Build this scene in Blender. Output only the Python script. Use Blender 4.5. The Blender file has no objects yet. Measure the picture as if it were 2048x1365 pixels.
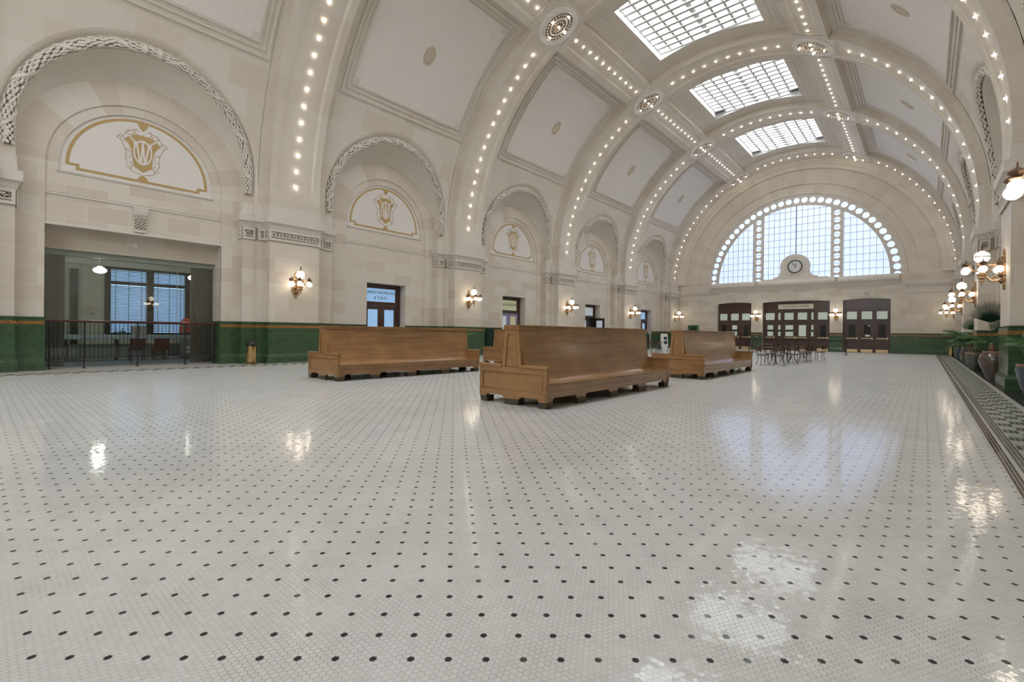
import bpy, bmesh, math, random
from math import sin, cos, pi, sqrt, radians, atan2, tan
from mathutils import Vector, Matrix
random.seed(7)
SC = bpy.context.scene
COL = SC.collection

# ------------------------------------------------------------------ camera, world, exposure
F_PX, YAW, PITCH, ROLL, PCX, PCY, CAMH = 941.99, 0.719, -0.0021, 0.0113, 1026.4, 668.9, 1.2
fw = Vector((-sin(YAW)*cos(PITCH), cos(YAW)*cos(PITCH), sin(PITCH)))
r0 = Vector((cos(YAW), sin(YAW), 0)); u0 = r0.cross(fw)
rr = r0*cos(ROLL) + u0*sin(ROLL); uu = -r0*sin(ROLL) + u0*cos(ROLL)
cam = bpy.data.cameras.new('camera'); camo = bpy.data.objects.new('camera', cam); COL.objects.link(camo)
cam.sensor_fit = 'HORIZONTAL'; cam.sensor_width = 36.0; cam.lens = 36.0*F_PX/2048
cam.shift_x = -(PCX-1024)/2048; cam.shift_y = (PCY-682.5)/2048
cam.clip_start = 0.05; cam.clip_end = 300
M4 = Matrix(((rr.x, uu.x, -fw.x, 0), (rr.y, uu.y, -fw.y, 0), (rr.z, uu.z, -fw.z, CAMH), (0, 0, 0, 1)))
camo.matrix_world = M4
SC.camera = camo
SC.view_settings.view_transform = 'Standard'; SC.view_settings.look = 'None'
SC.view_settings.gamma = 1.0; SC.view_settings.exposure = 1.06
SC.view_settings.use_curve_mapping = False
SC.cycles.max_bounces = 10; SC.cycles.diffuse_bounces = 6; SC.cycles.glossy_bounces = 3
SC.cycles.transmission_bounces = 4; SC.cycles.transparent_max_bounces = 6
SC.cycles.caustics_reflective = False; SC.cycles.caustics_refractive = False
SC.cycles.sample_clamp_indirect = 4.0; SC.cycles.use_denoising = True
W = bpy.data.worlds.new('world'); SC.world = W; W.use_nodes = True
W.node_tree.nodes['Background'].inputs[0].default_value = (0.75, 0.85, 1.0, 1)
W.node_tree.nodes['Background'].inputs[1].default_value = 0.04
E_SKY, E_WIN, E_BACK, E_GLOBE, E_BULB = 7.4, 1.0, 1.7, 3.2, 16.0

# ------------------------------------------------------------------ the hall's main measures
XC, ZC = -8.28, 6.05          # centre line, centre height of the vault circle
R_SOF, R_REC, R_VAULT, R_ARCH = 9.77, 9.82, 10.10, 10.22
U_WALL, U_PAN = 10.52, 10.56  # distance of the side walls from the centre line
ZW = 5.97                     # springing of the lunettes and of the great window
YFAR, YBACK = 45.16, -10.6
PIERS = [-10, -1, 8, 17, 26, 35, 44]
BAYS = [-5.5, 3.5, 12.5, 21.5, 30.5, 39.5]
HALF = 3.565                  # half bay between the ribs

# ------------------------------------------------------------------ node helpers
class NT:
    def __init__(s, name):
        s.m = bpy.data.materials.new(name); s.m.use_nodes = True
        s.t = s.m.node_tree; s.n = s.t.nodes; s.l = s.t.links
        s.b = s.n['Principled BSDF']; s.out = s.n['Material Output']
    def new(s, typ, **kw):
        nd = s.n.new(typ)
        for k, v in kw.items(): setattr(nd, k, v)
        return nd
    def link(s, a, b): s.l.new(a, b)
    def put(s, sock, v):
        if hasattr(v, 'is_linked') or isinstance(v, bpy.types.NodeSocket): s.l.new(v, sock)
        else: sock.default_value = v
    def math(s, op, a, b=0.0, c=0.0):
        nd = s.new('ShaderNodeMath', operation=op)
        s.put(nd.inputs[0], a); s.put(nd.inputs[1], b); s.put(nd.inputs[2], c)
        return nd.outputs[0]
    def mix(s, f, a, b, blend='MIX'):
        nd = s.new('ShaderNodeMix', data_type='RGBA', blend_type=blend)
        s.put(nd.inputs[0], f)
        for i, v in ((6, a), (7, b)):
            if isinstance(v, tuple) and len(v) == 3: v = v + (1,)
            s.put(nd.inputs[i], v)
        return nd.outputs[2]
    def pos(s):
        g = s.new('ShaderNodeNewGeometry'); sp = s.new('ShaderNodeSeparateXYZ'); s.link(g.outputs['Position'], sp.inputs[0])
        return g.outputs['Position'], sp.outputs
    def comb(s, x, y, z=0.0):
        nd = s.new('ShaderNodeCombineXYZ'); s.put(nd.inputs[0], x); s.put(nd.inputs[1], y); s.put(nd.inputs[2], z)
        return nd.outputs[0]
    def noise(s, vec, scale, detail=3.0, rough=0.5):
        nd = s.new('ShaderNodeTexNoise'); s.put(nd.inputs['Vector'], vec)
        nd.inputs['Scale'].default_value = scale; nd.inputs['Detail'].default_value = detail; nd.inputs['Roughness'].default_value = rough
        return nd.outputs[0]
    def ramp(s, f, pts):
        nd = s.new('ShaderNodeValToRGB'); s.put(nd.inputs[0], f)
        e = nd.color_ramp.elements
        while len(e) < len(pts): e.new(0.5)
        for i, (p, c) in enumerate(pts): e[i].position = p; e[i].color = (c + (1,)) if len(c) == 3 else c
        return nd.outputs[0]
    def bump(s, h, strength, dist):
        nd = s.new('ShaderNodeBump'); s.put(nd.inputs['Height'], h)
        nd.inputs['Strength'].default_value = strength; nd.inputs['Distance'].default_value = dist
        s.link(nd.outputs[0], s.b.inputs['Normal'])
    def brick(s, vec, w, h, mortar, c1, c2, cm, off=0.5):
        nd = s.new('ShaderNodeTexBrick'); nd.offset = off
        s.put(nd.inputs['Vector'], vec)
        for k, v in (('Color1', c1), ('Color2', c2), ('Mortar', cm)): nd.inputs[k].default_value = v + (1,)
        nd.inputs['Scale'].default_value = 1.0; nd.inputs['Mortar Size'].default_value = mortar
        nd.inputs['Mortar Smooth'].default_value = 0.1; nd.inputs['Bias'].default_value = 0.0
        nd.inputs['Brick Width'].default_value = w; nd.inputs['Row Height'].default_value = h
        return nd
    def bsdf(s, col=None, rough=None, metal=None, spec=None, coat=None):
        for k, v in (('Base Color', col), ('Roughness', rough), ('Metallic', metal), ('Specular IOR Level', spec), ('Coat Weight', coat)):
            if v is None: continue
            if isinstance(v, tuple) and len(v) == 3: v = v + (1,)
            s.put(s.b.inputs[k], v)
        return s.m

def plain(name, col, rough=0.6, metal=0.0, var=0.06, scale=6.0, coat=0.0, bump=0.0):
    t = NT(name); p, _ = t.pos()
    n = t.noise(p, scale, 3)
    c = t.mix(n, tuple(x*(1-var) for x in col), tuple(min(1, x*(1+var)) for x in col))
    t.bsdf(c, rough, metal, coat=coat)
    if bump: t.bump(n, bump, 0.01)
    return t.m
def emit(name, col, strength):
    t = NT(name); t.bsdf((col[0]*.5, col[1]*.5, col[2]*.5), 0.4)
    t.put(t.b.inputs['Emission Color'], col+(1,)); t.b.inputs['Emission Strength'].default_value = strength
    return t.m

S1, S2, SM = (0.625, 0.55, 0.455), (0.745, 0.695, 0.61), (0.79, 0.75, 0.68)
def stone_wall():
    t = NT('limestone'); p, xyz = t.pos()
    u = t.math('ADD', xyz[0], xyz[1])
    b = t.brick(t.comb(u, t.math('ADD', xyz[2], 0.03)), 0.98, 0.492, 0.006, S1, S2, SM)
    n = t.noise(p, 1.3, 5, .6)
    c = t.mix(t.math('MULTIPLY', n, 0.25), b.outputs[0], (0.68, 0.63, 0.56))
    t.bsdf(c, 0.55); t.bump(t.noise(p, 60, 2), 0.04, 0.01)
    return t.m
def stone_vault():
    t = NT('vault_stone'); p, xyz = t.pos()
    dx = t.math('SUBTRACT', xyz[0], XC); dz = t.math('SUBTRACT', xyz[2], ZC)
    th = t.math('MULTIPLY', t.math('ARCTAN2', dx, dz), 9.9)
    rad = t.math('SQRT', t.math('ADD', t.math('MULTIPLY', dx, dx), t.math('MULTIPLY', dz, dz)))
    u = t.math('ADD', xyz[1], rad)
    b = t.brick(t.comb(u, th), 1.25, 0.86, 0.006, S1, S2, SM)
    n = t.noise(p, 1.1, 5, .6)
    c = t.mix(t.math('ADD', t.math('MULTIPLY', n, 0.4), .25), b.outputs[0], (0.76, 0.71, 0.63))
    t.bsdf(c, 0.6)
    return t.m
def tile_green():
    t = NT('green_glazed_tile'); p, xyz = t.pos()
    u = t.math('ADD', xyz[0], xyz[1])
    b = t.brick(t.comb(u, t.math('SUBTRACT', xyz[2], 0.052)), 0.155, 0.147, 0.0035, (0.046, 0.092, 0.046), (0.068, 0.130, 0.064), (0.11, 0.165, 0.10))
    n = t.noise(p, 9, 4, .6)
    c = t.mix(t.math('MULTIPLY', n, .5), b.outputs[0], (0.054, 0.106, 0.054))
    t.bsdf(c, 0.16); t.b.inputs['Specular IOR Level'].default_value = 0.6
    h = t.math('ADD', t.math('MULTIPLY', b.outputs['Fac'], -0.5), t.noise(p, 5, 2))
    t.bump(h, 0.12, 0.02)
    return t.m
def gold_band():
    t = NT('gold_mosaic_band'); p, xyz = t.pos()
    v = t.new('ShaderNodeTexVoronoi'); t.link(p, v.inputs['Vector']); v.inputs['Scale'].default_value = 45
    c = t.ramp(v.outputs['Distance'], [(0.0, (0.62, 0.36, 0.08)), (0.45, (0.42, 0.17, 0.035)), (0.8, (0.07, 0.05, 0.02))])
    t.bsdf(c, 0.3)
    return t.m
def gold_mosaic():
    t = NT('gold_mosaic'); p, xyz = t.pos()
    u = t.math('ADD', xyz[0], xyz[1])
    b = t.brick(t.comb(u, xyz[2]), 0.030, 0.022, 0.0028, (0.60, 0.43, 0.18), (0.70, 0.53, 0.26), (0.33, 0.21, 0.09))
    t.bsdf(b.outputs[0], 0.38, 0.3)
    return t.m
def wood(name, c1, c2, axis='y', rough=0.3, sc=1.0, bmp=0.05):
    t = NT(name); tc = t.new('ShaderNodeTexCoord')
    mp = t.new('ShaderNodeMapping'); t.link(tc.outputs['Object'], mp.inputs[0])
    s = {'x': (.35, 6, 6), 'y': (6, .35, 6), 'z': (6, 6, .35)}[axis]
    mp.inputs['Scale'].default_value = tuple(a*sc for a in s)
    n1 = t.noise(mp.outputs[0], 2.2, 6, .62)
    mp2 = t.new('ShaderNodeMapping'); t.link(tc.outputs['Object'], mp2.inputs[0]); mp2.inputs['Scale'].default_value = tuple(a*8*sc for a in s)
    n2 = t.noise(mp2.outputs[0], 3.0, 4, .6)
    n3 = t.noise(tc.outputs['Object'], 1.5, 2)
    f = t.math('ADD', t.math('MULTIPLY', n1, .55), t.math('ADD', t.math('MULTIPLY', n2, .25), t.math('MULTIPLY', n3, .3)))
    c = t.ramp(f, [(0.32, c1), (0.75, c2)])
    t.bsdf(c, rough, coat=0.3); t.b.inputs['Coat Roughness'].default_value = 0.12
    if bmp: t.bump(n2, bmp, 0.01)
    return t.m
def floor_mat():
    t = NT('hexagon_tile_floor'); p, xyz = t.pos()
    X, Y = xyz[0], xyz[1]
    def hexd(px, py, ox, oy, P, Q, sy):      # hex distance to the nearest node of a centred rectangular lattice
        ds = []; ids = []
        for k in (0, .5):
            ids.append((t.math('FLOOR', t.math('ADD', t.math('DIVIDE', t.math('SUBTRACT', px, ox), P), k+.5)), t.math('FLOOR', t.math('ADD', t.math('DIVIDE', t.math('SUBTRACT', py, oy), Q), k+.5))))
            dx = t.math('ABSOLUTE', t.math('SUBTRACT', t.math('FRACT', t.math('ADD', t.math('DIVIDE', t.math('SUBTRACT', px, ox), P), k+.5)), .5))
            dy = t.math('ABSOLUTE', t.math('SUBTRACT', t.math('FRACT', t.math('ADD', t.math('DIVIDE', t.math('SUBTRACT', py, oy), Q), k+.5)), .5))
            dx = t.math('MULTIPLY', dx, P); dy = t.math('MULTIPLY', dy, Q*sy)
            ds.append(t.math('MAXIMUM', dx, t.math('ADD', t.math('MULTIPLY', dx, .5), t.math('MULTIPLY', dy, .866))))
        sel = t.math('LESS_THAN', ds[0], ds[1])
        pick = lambda a, b: t.math('ADD', t.math('MULTIPLY', sel, a), t.math('MULTIPLY', t.math('SUBTRACT', 1.0, sel), b))
        cid = t.comb(pick(ids[0][0], ids[1][0]), pick(ids[0][1], ids[1][1]), sel)
        return t.math('MINIMUM', ds[0], ds[1]), cid
    OX, OY, P8, Q8 = -2.4370, 0.1420, 0.2057, 0.1834
    p1, q1 = P8/8, Q8/4
    sy = (p1*1.7320508)/q1
    dt, cid = hexd(X, Y, OX, OY, p1, q1, sy)       # every little tile
    dd, _ = hexd(X, Y, OX, OY, P8, Q8, sy)       # every dark tile
    grout = t.math('GREATER_THAN', dt, p1*.5-0.00085)
    dark = t.math('LESS_THAN', dd, p1*.5-0.0009)
    # stepped grey of the single tiles
    wn = t.new('ShaderNodeTexWhiteNoise'); t.link(cid, wn.inputs['Vector'])
    big = t.noise(p, .55, 5, .6); mid = t.noise(p, 3.2, 4, .55)
    tone = t.math('ADD', t.math('MULTIPLY', wn.outputs[0], .18), t.math('ADD', t.math('MULTIPLY', big, .5), t.math('MULTIPLY', mid, .35)))
    base = t.ramp(tone, [(0.25, (0.565, 0.57, 0.555)), (0.75, (0.695, 0.705, 0.695))])
    c = t.mix(grout, base, t.ramp(t.noise(p, 2.2, 4, .6), [(.35, (0.16, 0.15, 0.135)), (.65, (0.46, 0.45, 0.42))]))
    c = t.mix(dark, c, (0.020, 0.021, 0.023))
    hexc = c
    # borders beside the walls
    U = t.math('ABSOLUTE', t.math('SUBTRACT', X, XC))
    def band(a, b): return t.math('MULTIPLY', t.math('GREATER_THAN', U, a), t.math('LESS_THAN', U, b))
    br = t.brick(t.comb(Y, U), 0.022, 0.022, 0.0010, (0.52, 0.50, 0.46), (0.60, 0.58, 0.54), (0.35, 0.32, 0.28), 0.0)
    c = t.mix(t.math('GREATER_THAN', U, 8.83), c, br.outputs[0])
    def stripes(a, w, n, gap, col, src):
        o = src
        for i in range(n): o = t.mix(band(a+i*(w+gap), a+i*(w+gap)+w), o, col)
        return o
    c = stripes(8.845, .020, 3, .006, (0.045, 0.036, 0.028), c)
    c = stripes(8.950, .026, 3, .006, (0.13, 0.135, 0.12), c)
    fy = t.math('FRACT', t.math('DIVIDE', Y, .30)); fu = t.math('FRACT', t.math('DIVIDE', t.math('SUBTRACT', U, 9.05), .15))
    row = t.math('FLOOR', t.math('DIVIDE', t.math('SUBTRACT', U, 9.05), .15))
    fy2 = t.math('FRACT', t.math('ADD', t.math('DIVIDE', Y, .62), t.math('MULTIPLY', row, .5)))
    dk = t.math('MULTIPLY', t.math('LESS_THAN', fy2, .42), t.math('LESS_THAN', t.math('FRACT', t.math('DIVIDE', U, .05)), .8))
    ln = t.math('LESS_THAN', t.math('FRACT', t.math('DIVIDE', Y, .31)), .11)
    mos = t.mix(dk, (0.42, 0.43, 0.385), (0.075, 0.082, 0.070))
    mos = t.mix(ln, mos, (0.16, 0.17, 0.145))
    c = t.mix(band(9.05, 9.50), c, mos)
    c = t.mix(t.math('GREATER_THAN', U, 9.59), c, (0.028, 0.029, 0.030))
    left = t.math('LESS_THAN', X, XC)
    lc = t.mix(t.math('GREATER_THAN', U, 9.24), base, br.outputs[0])
    ch = t.math('LESS_THAN', t.math('FRACT', t.math('ADD', t.math('DIVIDE', Y, .34), t.math('MULTIPLY', t.math('GREATER_THAN', U, 8.97), .5))), .5)
    lc = t.mix(band(8.74, 9.20), lc, t.mix(ch, (0.62, 0.61, 0.58), (0.085, 0.092, 0.085)))
    lc = t.mix(band(9.30, 9.37), lc, (0.07, 0.075, 0.07))
    lc = t.mix(t.math('MULTIPLY', left, t.math('GREATER_THAN', U, 8.74)), c, lc)
    lc = t.mix(t.math('MULTIPLY', left, t.math('LESS_THAN', U, 8.74)), lc, hexc)
    c = lc
    rough = t.math('ADD', t.math('MULTIPLY', mid, .07), t.math('ADD', t.math('MULTIPLY', grout, .3), .04))
    # worn glaze: diffuse body under a gloss whose grazing reflection is held down by the matt grout and wear
    h = t.math('ADD', t.math('MULTIPLY', t.noise(p, 26, 2), .9), t.math('MULTIPLY', grout, -.8))
    bp = t.new('ShaderNodeBump'); t.put(bp.inputs['Height'], h); bp.inputs['Strength'].default_value = 0.08; bp.inputs['Distance'].default_value = 0.004
    t.n.remove(t.b)
    df = t.new('ShaderNodeBsdfDiffuse'); t.link(c, df.inputs[0]); t.link(bp.outputs[0], df.inputs['Normal'])
    # every tile lies a hair out of level
    tl = t.new('ShaderNodeVectorMath', operation='SUBTRACT'); t.link(wn.outputs['Color'], tl.inputs[0]); tl.inputs[1].default_value = (.5, .5, .5)
    ts = t.new('ShaderNodeVectorMath', operation='SCALE'); t.link(tl.outputs[0], ts.inputs[0]); ts.inputs['Scale'].default_value = 0.020
    ta = t.new('ShaderNodeVectorMath', operation='ADD'); t.link(bp.outputs[0], ta.inputs[0]); t.link(ts.outputs[0], ta.inputs[1])
    tn = t.new('ShaderNodeVectorMath', operation='NORMALIZE'); t.link(ta.outputs[0], tn.inputs[0])
    gl = t.new('ShaderNodeBsdfGlossy'); t.put(gl.inputs['Roughness'], rough); t.link(tn.outputs[0], gl.inputs['Normal'])
    fr = t.new('ShaderNodeFresnel'); fr.inputs[0].default_value = 1.55
    mx = t.new('ShaderNodeMixShader'); t.put(mx.inputs[0], t.math('MINIMUM', t.math('MULTIPLY', fr.outputs[0], 1.25), 0.33))
    t.link(df.outputs[0], mx.inputs[1]); t.link(gl.outputs[0], mx.inputs[2]); t.link(mx.outputs[0], t.out.inputs[0])
    return t.m
def glass_thin(name, tint=(0.9, 0.95, 0.93), refl=1.0):
    t = NT(name); t.n.remove(t.b)
    tr = t.new('ShaderNodeBsdfTransparent'); tr.inputs[0].default_value = tint+(1,)
    gl = t.new('ShaderNodeBsdfGlossy'); gl.inputs['Roughness'].default_value = 0.01
    fr = t.new('ShaderNodeFresnel'); fr.inputs[0].default_value = 1.5
    mx = t.new('ShaderNodeMixShader'); t.link(t.math('MULTIPLY', fr.outputs[0], 1.8*refl), mx.inputs[0])
    t.link(tr.outputs[0], mx.inputs[1]); t.link(gl.outputs[0], mx.inputs[2]); t.link(mx.outputs[0], t.out.inputs[0])
    return t.m
def garland_mat():
    t = NT('garland_leaf_stone'); p, _ = t.pos()
    n = t.noise(p, 40, 3)
    t.bsdf(t.ramp(n, [(.3, (0.66, 0.60, 0.52)), (.6, (0.82, 0.78, 0.71))]), .6)
    return t.m
def window_sky():
    t = NT('far_window_glass'); p, xyz = t.pos()
    n = t.noise(p, .35, 4, .55)
    f = t.math('ADD', t.math('MULTIPLY', n, .7), t.math('MULTIPLY', t.math('SUBTRACT', xyz[2], 6.0), .05))
    c = t.ramp(f, [(.3, (0.315, 0.385, 0.62)), (.7, (0.375, 0.42, 0.58))])
    t.bsdf((.3, .33, .36), .2); t.link(c, t.b.inputs['Emission Color']); t.b.inputs['Emission Strength'].default_value = E_WIN
    return t.m
def back_window():
    t = NT('fill_end_window_glass'); t.bsdf((.3, .33, .36), .2)  # unseen end window; glow raised to make up for dimmer skylights
    t.put(t.b.inputs['Emission Color'], (0.95, 0.97, 1.0, 1)); t.b.inputs['Emission Strength'].default_value = E_BACK
    return t.m
def skylight_glass():
    t = NT('skylight_glass'); p, xyz = t.pos()
    t.bsdf((.5, .5, .5), .3); t.put(t.b.inputs['Emission Color'], (0.96, 0.98, 1.0, 1)); t.b.inputs['Emission Strength'].default_value = E_SKY
    return t.m

def ring_stone():
    t = NT('voussoir_stone'); p, xyz = t.pos()
    yl = t.math('SUBTRACT', t.math('MODULO', t.math('ADD', xyz[1], 28.0), 9.0), 4.5)
    dz = t.math('SUBTRACT', xyz[2], ZW)
    b = t.brick(t.comb(t.math('MULTIPLY', t.math('ARCTAN2', yl, dz), 2.6), t.math('ADD', xyz[2], 40.0)), 0.62, 200.0, 0.006, S1, S2, SM, 0.0)
    c = t.mix(t.math('MULTIPLY', t.noise(p, 1.1, 5, .6), 0.3), b.outputs[0], (0.69, 0.645, 0.58))
    t.bsdf(c, 0.6)
    return t.m
MT = dict(
    ring=ring_stone(), cove=plain('plain_cove_stone', (0.715, 0.665, 0.585), .6, var=.06, scale=1.5),
    stone=stone_wall(), vault=stone_vault(), tile=tile_green(), band=gold_band(), gold=gold_mosaic(), floor=floor_mat(),
    plaster=plain('smooth_plaster', (0.80, 0.765, 0.73), .6, var=.03, scale=1.2),
    trim=plain('carved_stone', (0.71, 0.665, 0.60), .6, var=.07, scale=3),
    incise=plain('brown_glazed_groove', (0.30, 0.25, 0.185), .8),  # brown glaze on the frieze ground behind the raised key
    garland=garland_mat(), garland_core=plain('antique_brown_glaze', (0.17, 0.125, 0.09), .8, var=.3, scale=30),
    white=plain('white_paint', (0.80, 0.80, 0.78), .5, var=.02), bar=plain('skylight_bar_paint', (0.62, 0.62, 0.62), .5, var=.03),
    bench=wood('golden_oak', (0.115, 0.056, 0.022), (0.42, 0.225, 0.088), 'y', .24),
    benchseat=wood('polished_oak_seat', (0.13, 0.064, 0.026), (0.44, 0.24, 0.095), 'y', .11, 1.0, 0.0),
    benchz=wood('golden_oak_upright', (0.16, 0.078, 0.029), (0.47, 0.255, 0.098), 'x', .28),
    bronze=plain('dark_bronze_shoe', (0.075, 0.062, 0.04), .5, .3, .2),
    mahog=wood('dark_mahogany', (0.030, 0.013, 0.009), (0.085, 0.038, 0.026), 'z', .32),
    brass=plain('aged_brass', (0.46, 0.32, 0.19), .42, .75, .25, 25), brassd=plain('dark_aged_brass', (0.17, 0.105, 0.06), .45, .7, .3, 25),
    brassb=plain('polished_brass', (0.66, 0.45, 0.21), .16, 1.0, .05), kick=plain('brushed_brass_plate', (0.70, 0.52, 0.30), .4, .8, .08),
    black=plain('black_metal', (0.014, 0.014, 0.015), .35), iron=plain('black_iron', (0.012, 0.012, 0.013), .5),
    globe=emit('opal_glass_globe', (1.0, 0.86, 0.68), E_GLOBE), bulb=emit('clear_bulb_glow', (1.0, 0.88, 0.74), E_BULB),
    sky=skylight_glass(), win=window_sky(), backwin=back_window(), opening=plain('grey_green_header', (0.30, 0.35, 0.30), .4), pendant=emit('bright_pendant_glass', (1.0, 0.97, 0.90), 12.0), muntin=plain('blue_grey_muntin', (0.20, 0.27, 0.33), .5),
    glass=glass_thin('plate_glass', (0.88, 0.94, 0.91), 1.4), curtain=plain('grey_sheer_curtain', (0.50, 0.48, 0.44), .8),
    blueglass=emit('frosted_blue_glass', (0.30, 0.50, 0.76), .36), paleglass=emit('frosted_pale_green_glass', (0.50, 0.57, 0.49), .22),
    oliveglass=emit('frosted_olive_glass', (0.42, 0.43, 0.27), .28), greyglass=emit('frosted_grey_glass', (0.45, 0.51, 0.54), .30),
    darkglass=plain('dark_door_glass', (0.018, 0.022, 0.024), .08), lav=plain('lilac_paint', (0.33, 0.26, 0.40), .4),
    ink=plain('dark_lettering', (0.05, 0.045, 0.04), .6), cream=plain('cream_enamel', (0.80, 0.76, 0.64), .5, var=.02),
    leaf=plain('palm_leaf_green', (0.045, 0.13, 0.028), .45, var=.4, scale=9), leafd=plain('dark_fan_leaf', (0.030, 0.075, 0.045), .45, var=.3, scale=9),
    leafy=plain('olive_spiky_leaf', (0.12, 0.15, 0.055), .5, var=.4, scale=9), bark=plain('palm_trunk', (0.23, 0.13, 0.08), .8, var=.3, scale=14),
    soil=plain('potting_soil', (0.03, 0.022, 0.015), .9),
    potbrown=plain('brown_glazed_pot', (0.115, 0.085, 0.075), .14, var=.15, scale=3, coat=.4), potgreen=plain('sage_glazed_pot', (0.085, 0.10, 0.085), .16, var=.15, scale=3, coat=.4),
    potblue=plain('slate_blue_glazed_pot', (0.075, 0.10, 0.125), .14, var=.15, scale=3, coat=.4), potrim=plain('terracotta_rim', (0.26, 0.15, 0.11), .4),
    radgreen=plain('dark_green_enamel', (0.018, 0.050, 0.030), .4), greenboard=plain('mid_green_board', (0.035, 0.13, 0.075), .5),
    roomwall=plain('sage_room_wall', (0.62, 0.65, 0.55), .7), roomfloor=plain('blue_grey_carpet', (0.17, 0.21, 0.24), .35), roomceil=plain('room_ceiling', (0.72, 0.74, 0.68), .7),
    blind=plain('pale_blind_slat', (0.44, 0.52, 0.60), .6), blindsky=emit('daylight_behind_blinds', (0.42, 0.66, 1.0), .7), darkwood=plain('near_black_timber', (0.028, 0.024, 0.021), .4),
    counter=plain('pale_blue_counter', (0.42, 0.52, 0.58), .35), desk=plain('grey_green_desk', (0.11, 0.14, 0.12), .5), red=plain('dark_red_upholstery', (0.10, 0.022, 0.018), .6),
    orange=plain('orange_safety_cloth', (0.70, 0.075, 0.035), .7), grey=plain('grey_plastic', (0.28, 0.30, 0.30), .5), seatlight=plain('pale_seat', (0.30, 0.28, 0.29), .18),
    chairwood=plain('dark_chair_veneer', (0.085, 0.048, 0.036), .35, var=.2), chairmetal=plain('dark_chair_metal', (0.055, 0.045, 0.045), .4, .5),
    tabletop=plain('brown_table_top', (0.13, 0.07, 0.05), .3), redrail=plain('mahogany_handrail', (0.10, 0.03, 0.022), .35),
    jade=plain('jade_tile_frame', (0.05, 0.16, 0.075), .25), niche=plain('dark_niche', (0.012, 0.02, 0.014), .5),
    navy=plain('navy_print', (0.03, 0.04, 0.08), .5), silver=plain('satin_steel', (0.55, 0.55, 0.54), .35, .9), scroll=plain('faded_gilt_scroll', (0.63, 0.55, 0.44), .6),
)

# ------------------------------------------------------------------ mesh helpers
class MB:
    def __init__(s): s.v = []; s.f = []
    def add(s, vs, fs):
        o = len(s.v); s.v += [tuple(v) for v in vs]; s.f += [tuple(i+o for i in f) for f in fs]
    def poly(s, pts): s.add(pts, [tuple(range(len(pts)))])
    def box(s, x0, y0, z0, x1, y1, z1):
        s.add([(x0, y0, z0), (x1, y0, z0), (x1, y1, z0), (x0, y1, z0), (x0, y0, z1), (x1, y0, z1), (x1, y1, z1), (x0, y1, z1)],
              [(0, 3, 2, 1), (4, 5, 6, 7), (0, 1, 5, 4), (1, 2, 6, 5), (2, 3, 7, 6), (3, 0, 4, 7)])
    def cbox(s, c, d): s.box(c[0]-d[0]/2, c[1]-d[1]/2, c[2]-d[2]/2, c[0]+d[0]/2, c[1]+d[1]/2, c[2]+d[2]/2)
    def rings(s, rs, close=True, cap0=False, cap1=False):
        n = len(rs[0]); o = len(s.v)
        for r in rs: s.v += [tuple(p) for p in r]
        for i in range(len(rs)-1):
            for j in range(n if close else n-1):
                k = (j+1) % n; a = o+i*n
                s.f.append((a+j, a+k, a+n+k, a+n+j))
        if cap0: s.f.append(tuple(o+j for j in range(n))[::-1])
        if cap1: s.f.append(tuple(o+(len(rs)-1)*n+j for j in range(n)))
    def lathe(s, prof, c=(0, 0, 0), seg=16, cap=True):
        rs = []
        for r, z in prof: rs.append([(c[0]+r*cos(2*pi*j/seg), c[1]+r*sin(2*pi*j/seg), c[2]+z) for j in range(seg)])
        s.rings(rs, True, cap, cap)
    def sphere(s, c, r, seg=12, n=8, sz=1.0):
        s.lathe([(max(1e-4, r*sin(pi*i/n)), -r*sz*cos(pi*i/n)) for i in range(n+1)], c, seg, False)
    def tube(s, path, r, seg=6, cap=True):
        path = [Vector(p) for p in path]; rs = []
        n = len(path)
        for i, p in enumerate(path):
            t = (path[min(i+1, n-1)]-path[max(i-1, 0)]).normalized()
            a = Vector((0, 0, 1)) if abs(t.z) < .9 else Vector((1, 0, 0))
            e = t.cross(a).normalized(); g = e.cross(t)
            rad = r[i] if isinstance(r, (list, tuple)) else r
            rs.append([p+e*rad*cos(2*pi*j/seg)+g*rad*sin(2*pi*j/seg) for j in range(seg)])
        s.rings(rs, True, cap, cap)
    def prism(s, pts, fa, fb):        # pts 2d, fa/fb map a 2d point to 3d on each side
        n = len(pts); o = len(s.v)
        s.v += [tuple(fa(*p)) for p in pts]+[tuple(fb(*p)) for p in pts]
        s.f.append(tuple(o+i for i in range(n))[::-1]); s.f.append(tuple(o+n+i for i in range(n)))
        for i in range(n):
            k = (i+1) % n; s.f.append((o+i, o+k, o+n+k, o+n+i))
    def disc(s, c, r, axis, t, seg=24):
        a = {'x': lambda p, q, d: (c[0]+d, c[1]+p, c[2]+q), 'y': lambda p, q, d: (c[0]+p, c[1]+d, c[2]+q), 'z': lambda p, q, d: (c[0]+p, c[1]+q, c[2]+d)}[axis]
        pts = [(r*cos(2*pi*i/seg), r*sin(2*pi*i/seg)) for i in range(seg)]
        s.prism(pts, lambda p, q: a(p, q, 0), lambda p, q: a(p, q, t))
def data(name, mb, mat, smooth=35):
    me = bpy.data.meshes.new(name); me.from_pydata(mb.v, [], mb.f)
    bm = bmesh.new(); bm.from_mesh(me)
    bmesh.ops.remove_doubles(bm, verts=bm.verts, dist=1e-5)
    bmesh.ops.recalc_face_normals(bm, faces=bm.faces); bm.to_mesh(me); bm.free()
    if smooth:
        me.shade_smooth(); me.set_sharp_from_angle(angle=radians(smooth))
    me.materials.append(mat)
    return me
def obj(name, mb, mat, parent=None, smooth=35, loc=None):
    me = data(name, mb, mat, smooth) if isinstance(mb, MB) else mb
    o = bpy.data.objects.new(name, me); COL.objects.link(o)
    if parent: o.parent = parent
    if loc: o.location = loc
    return o
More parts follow.
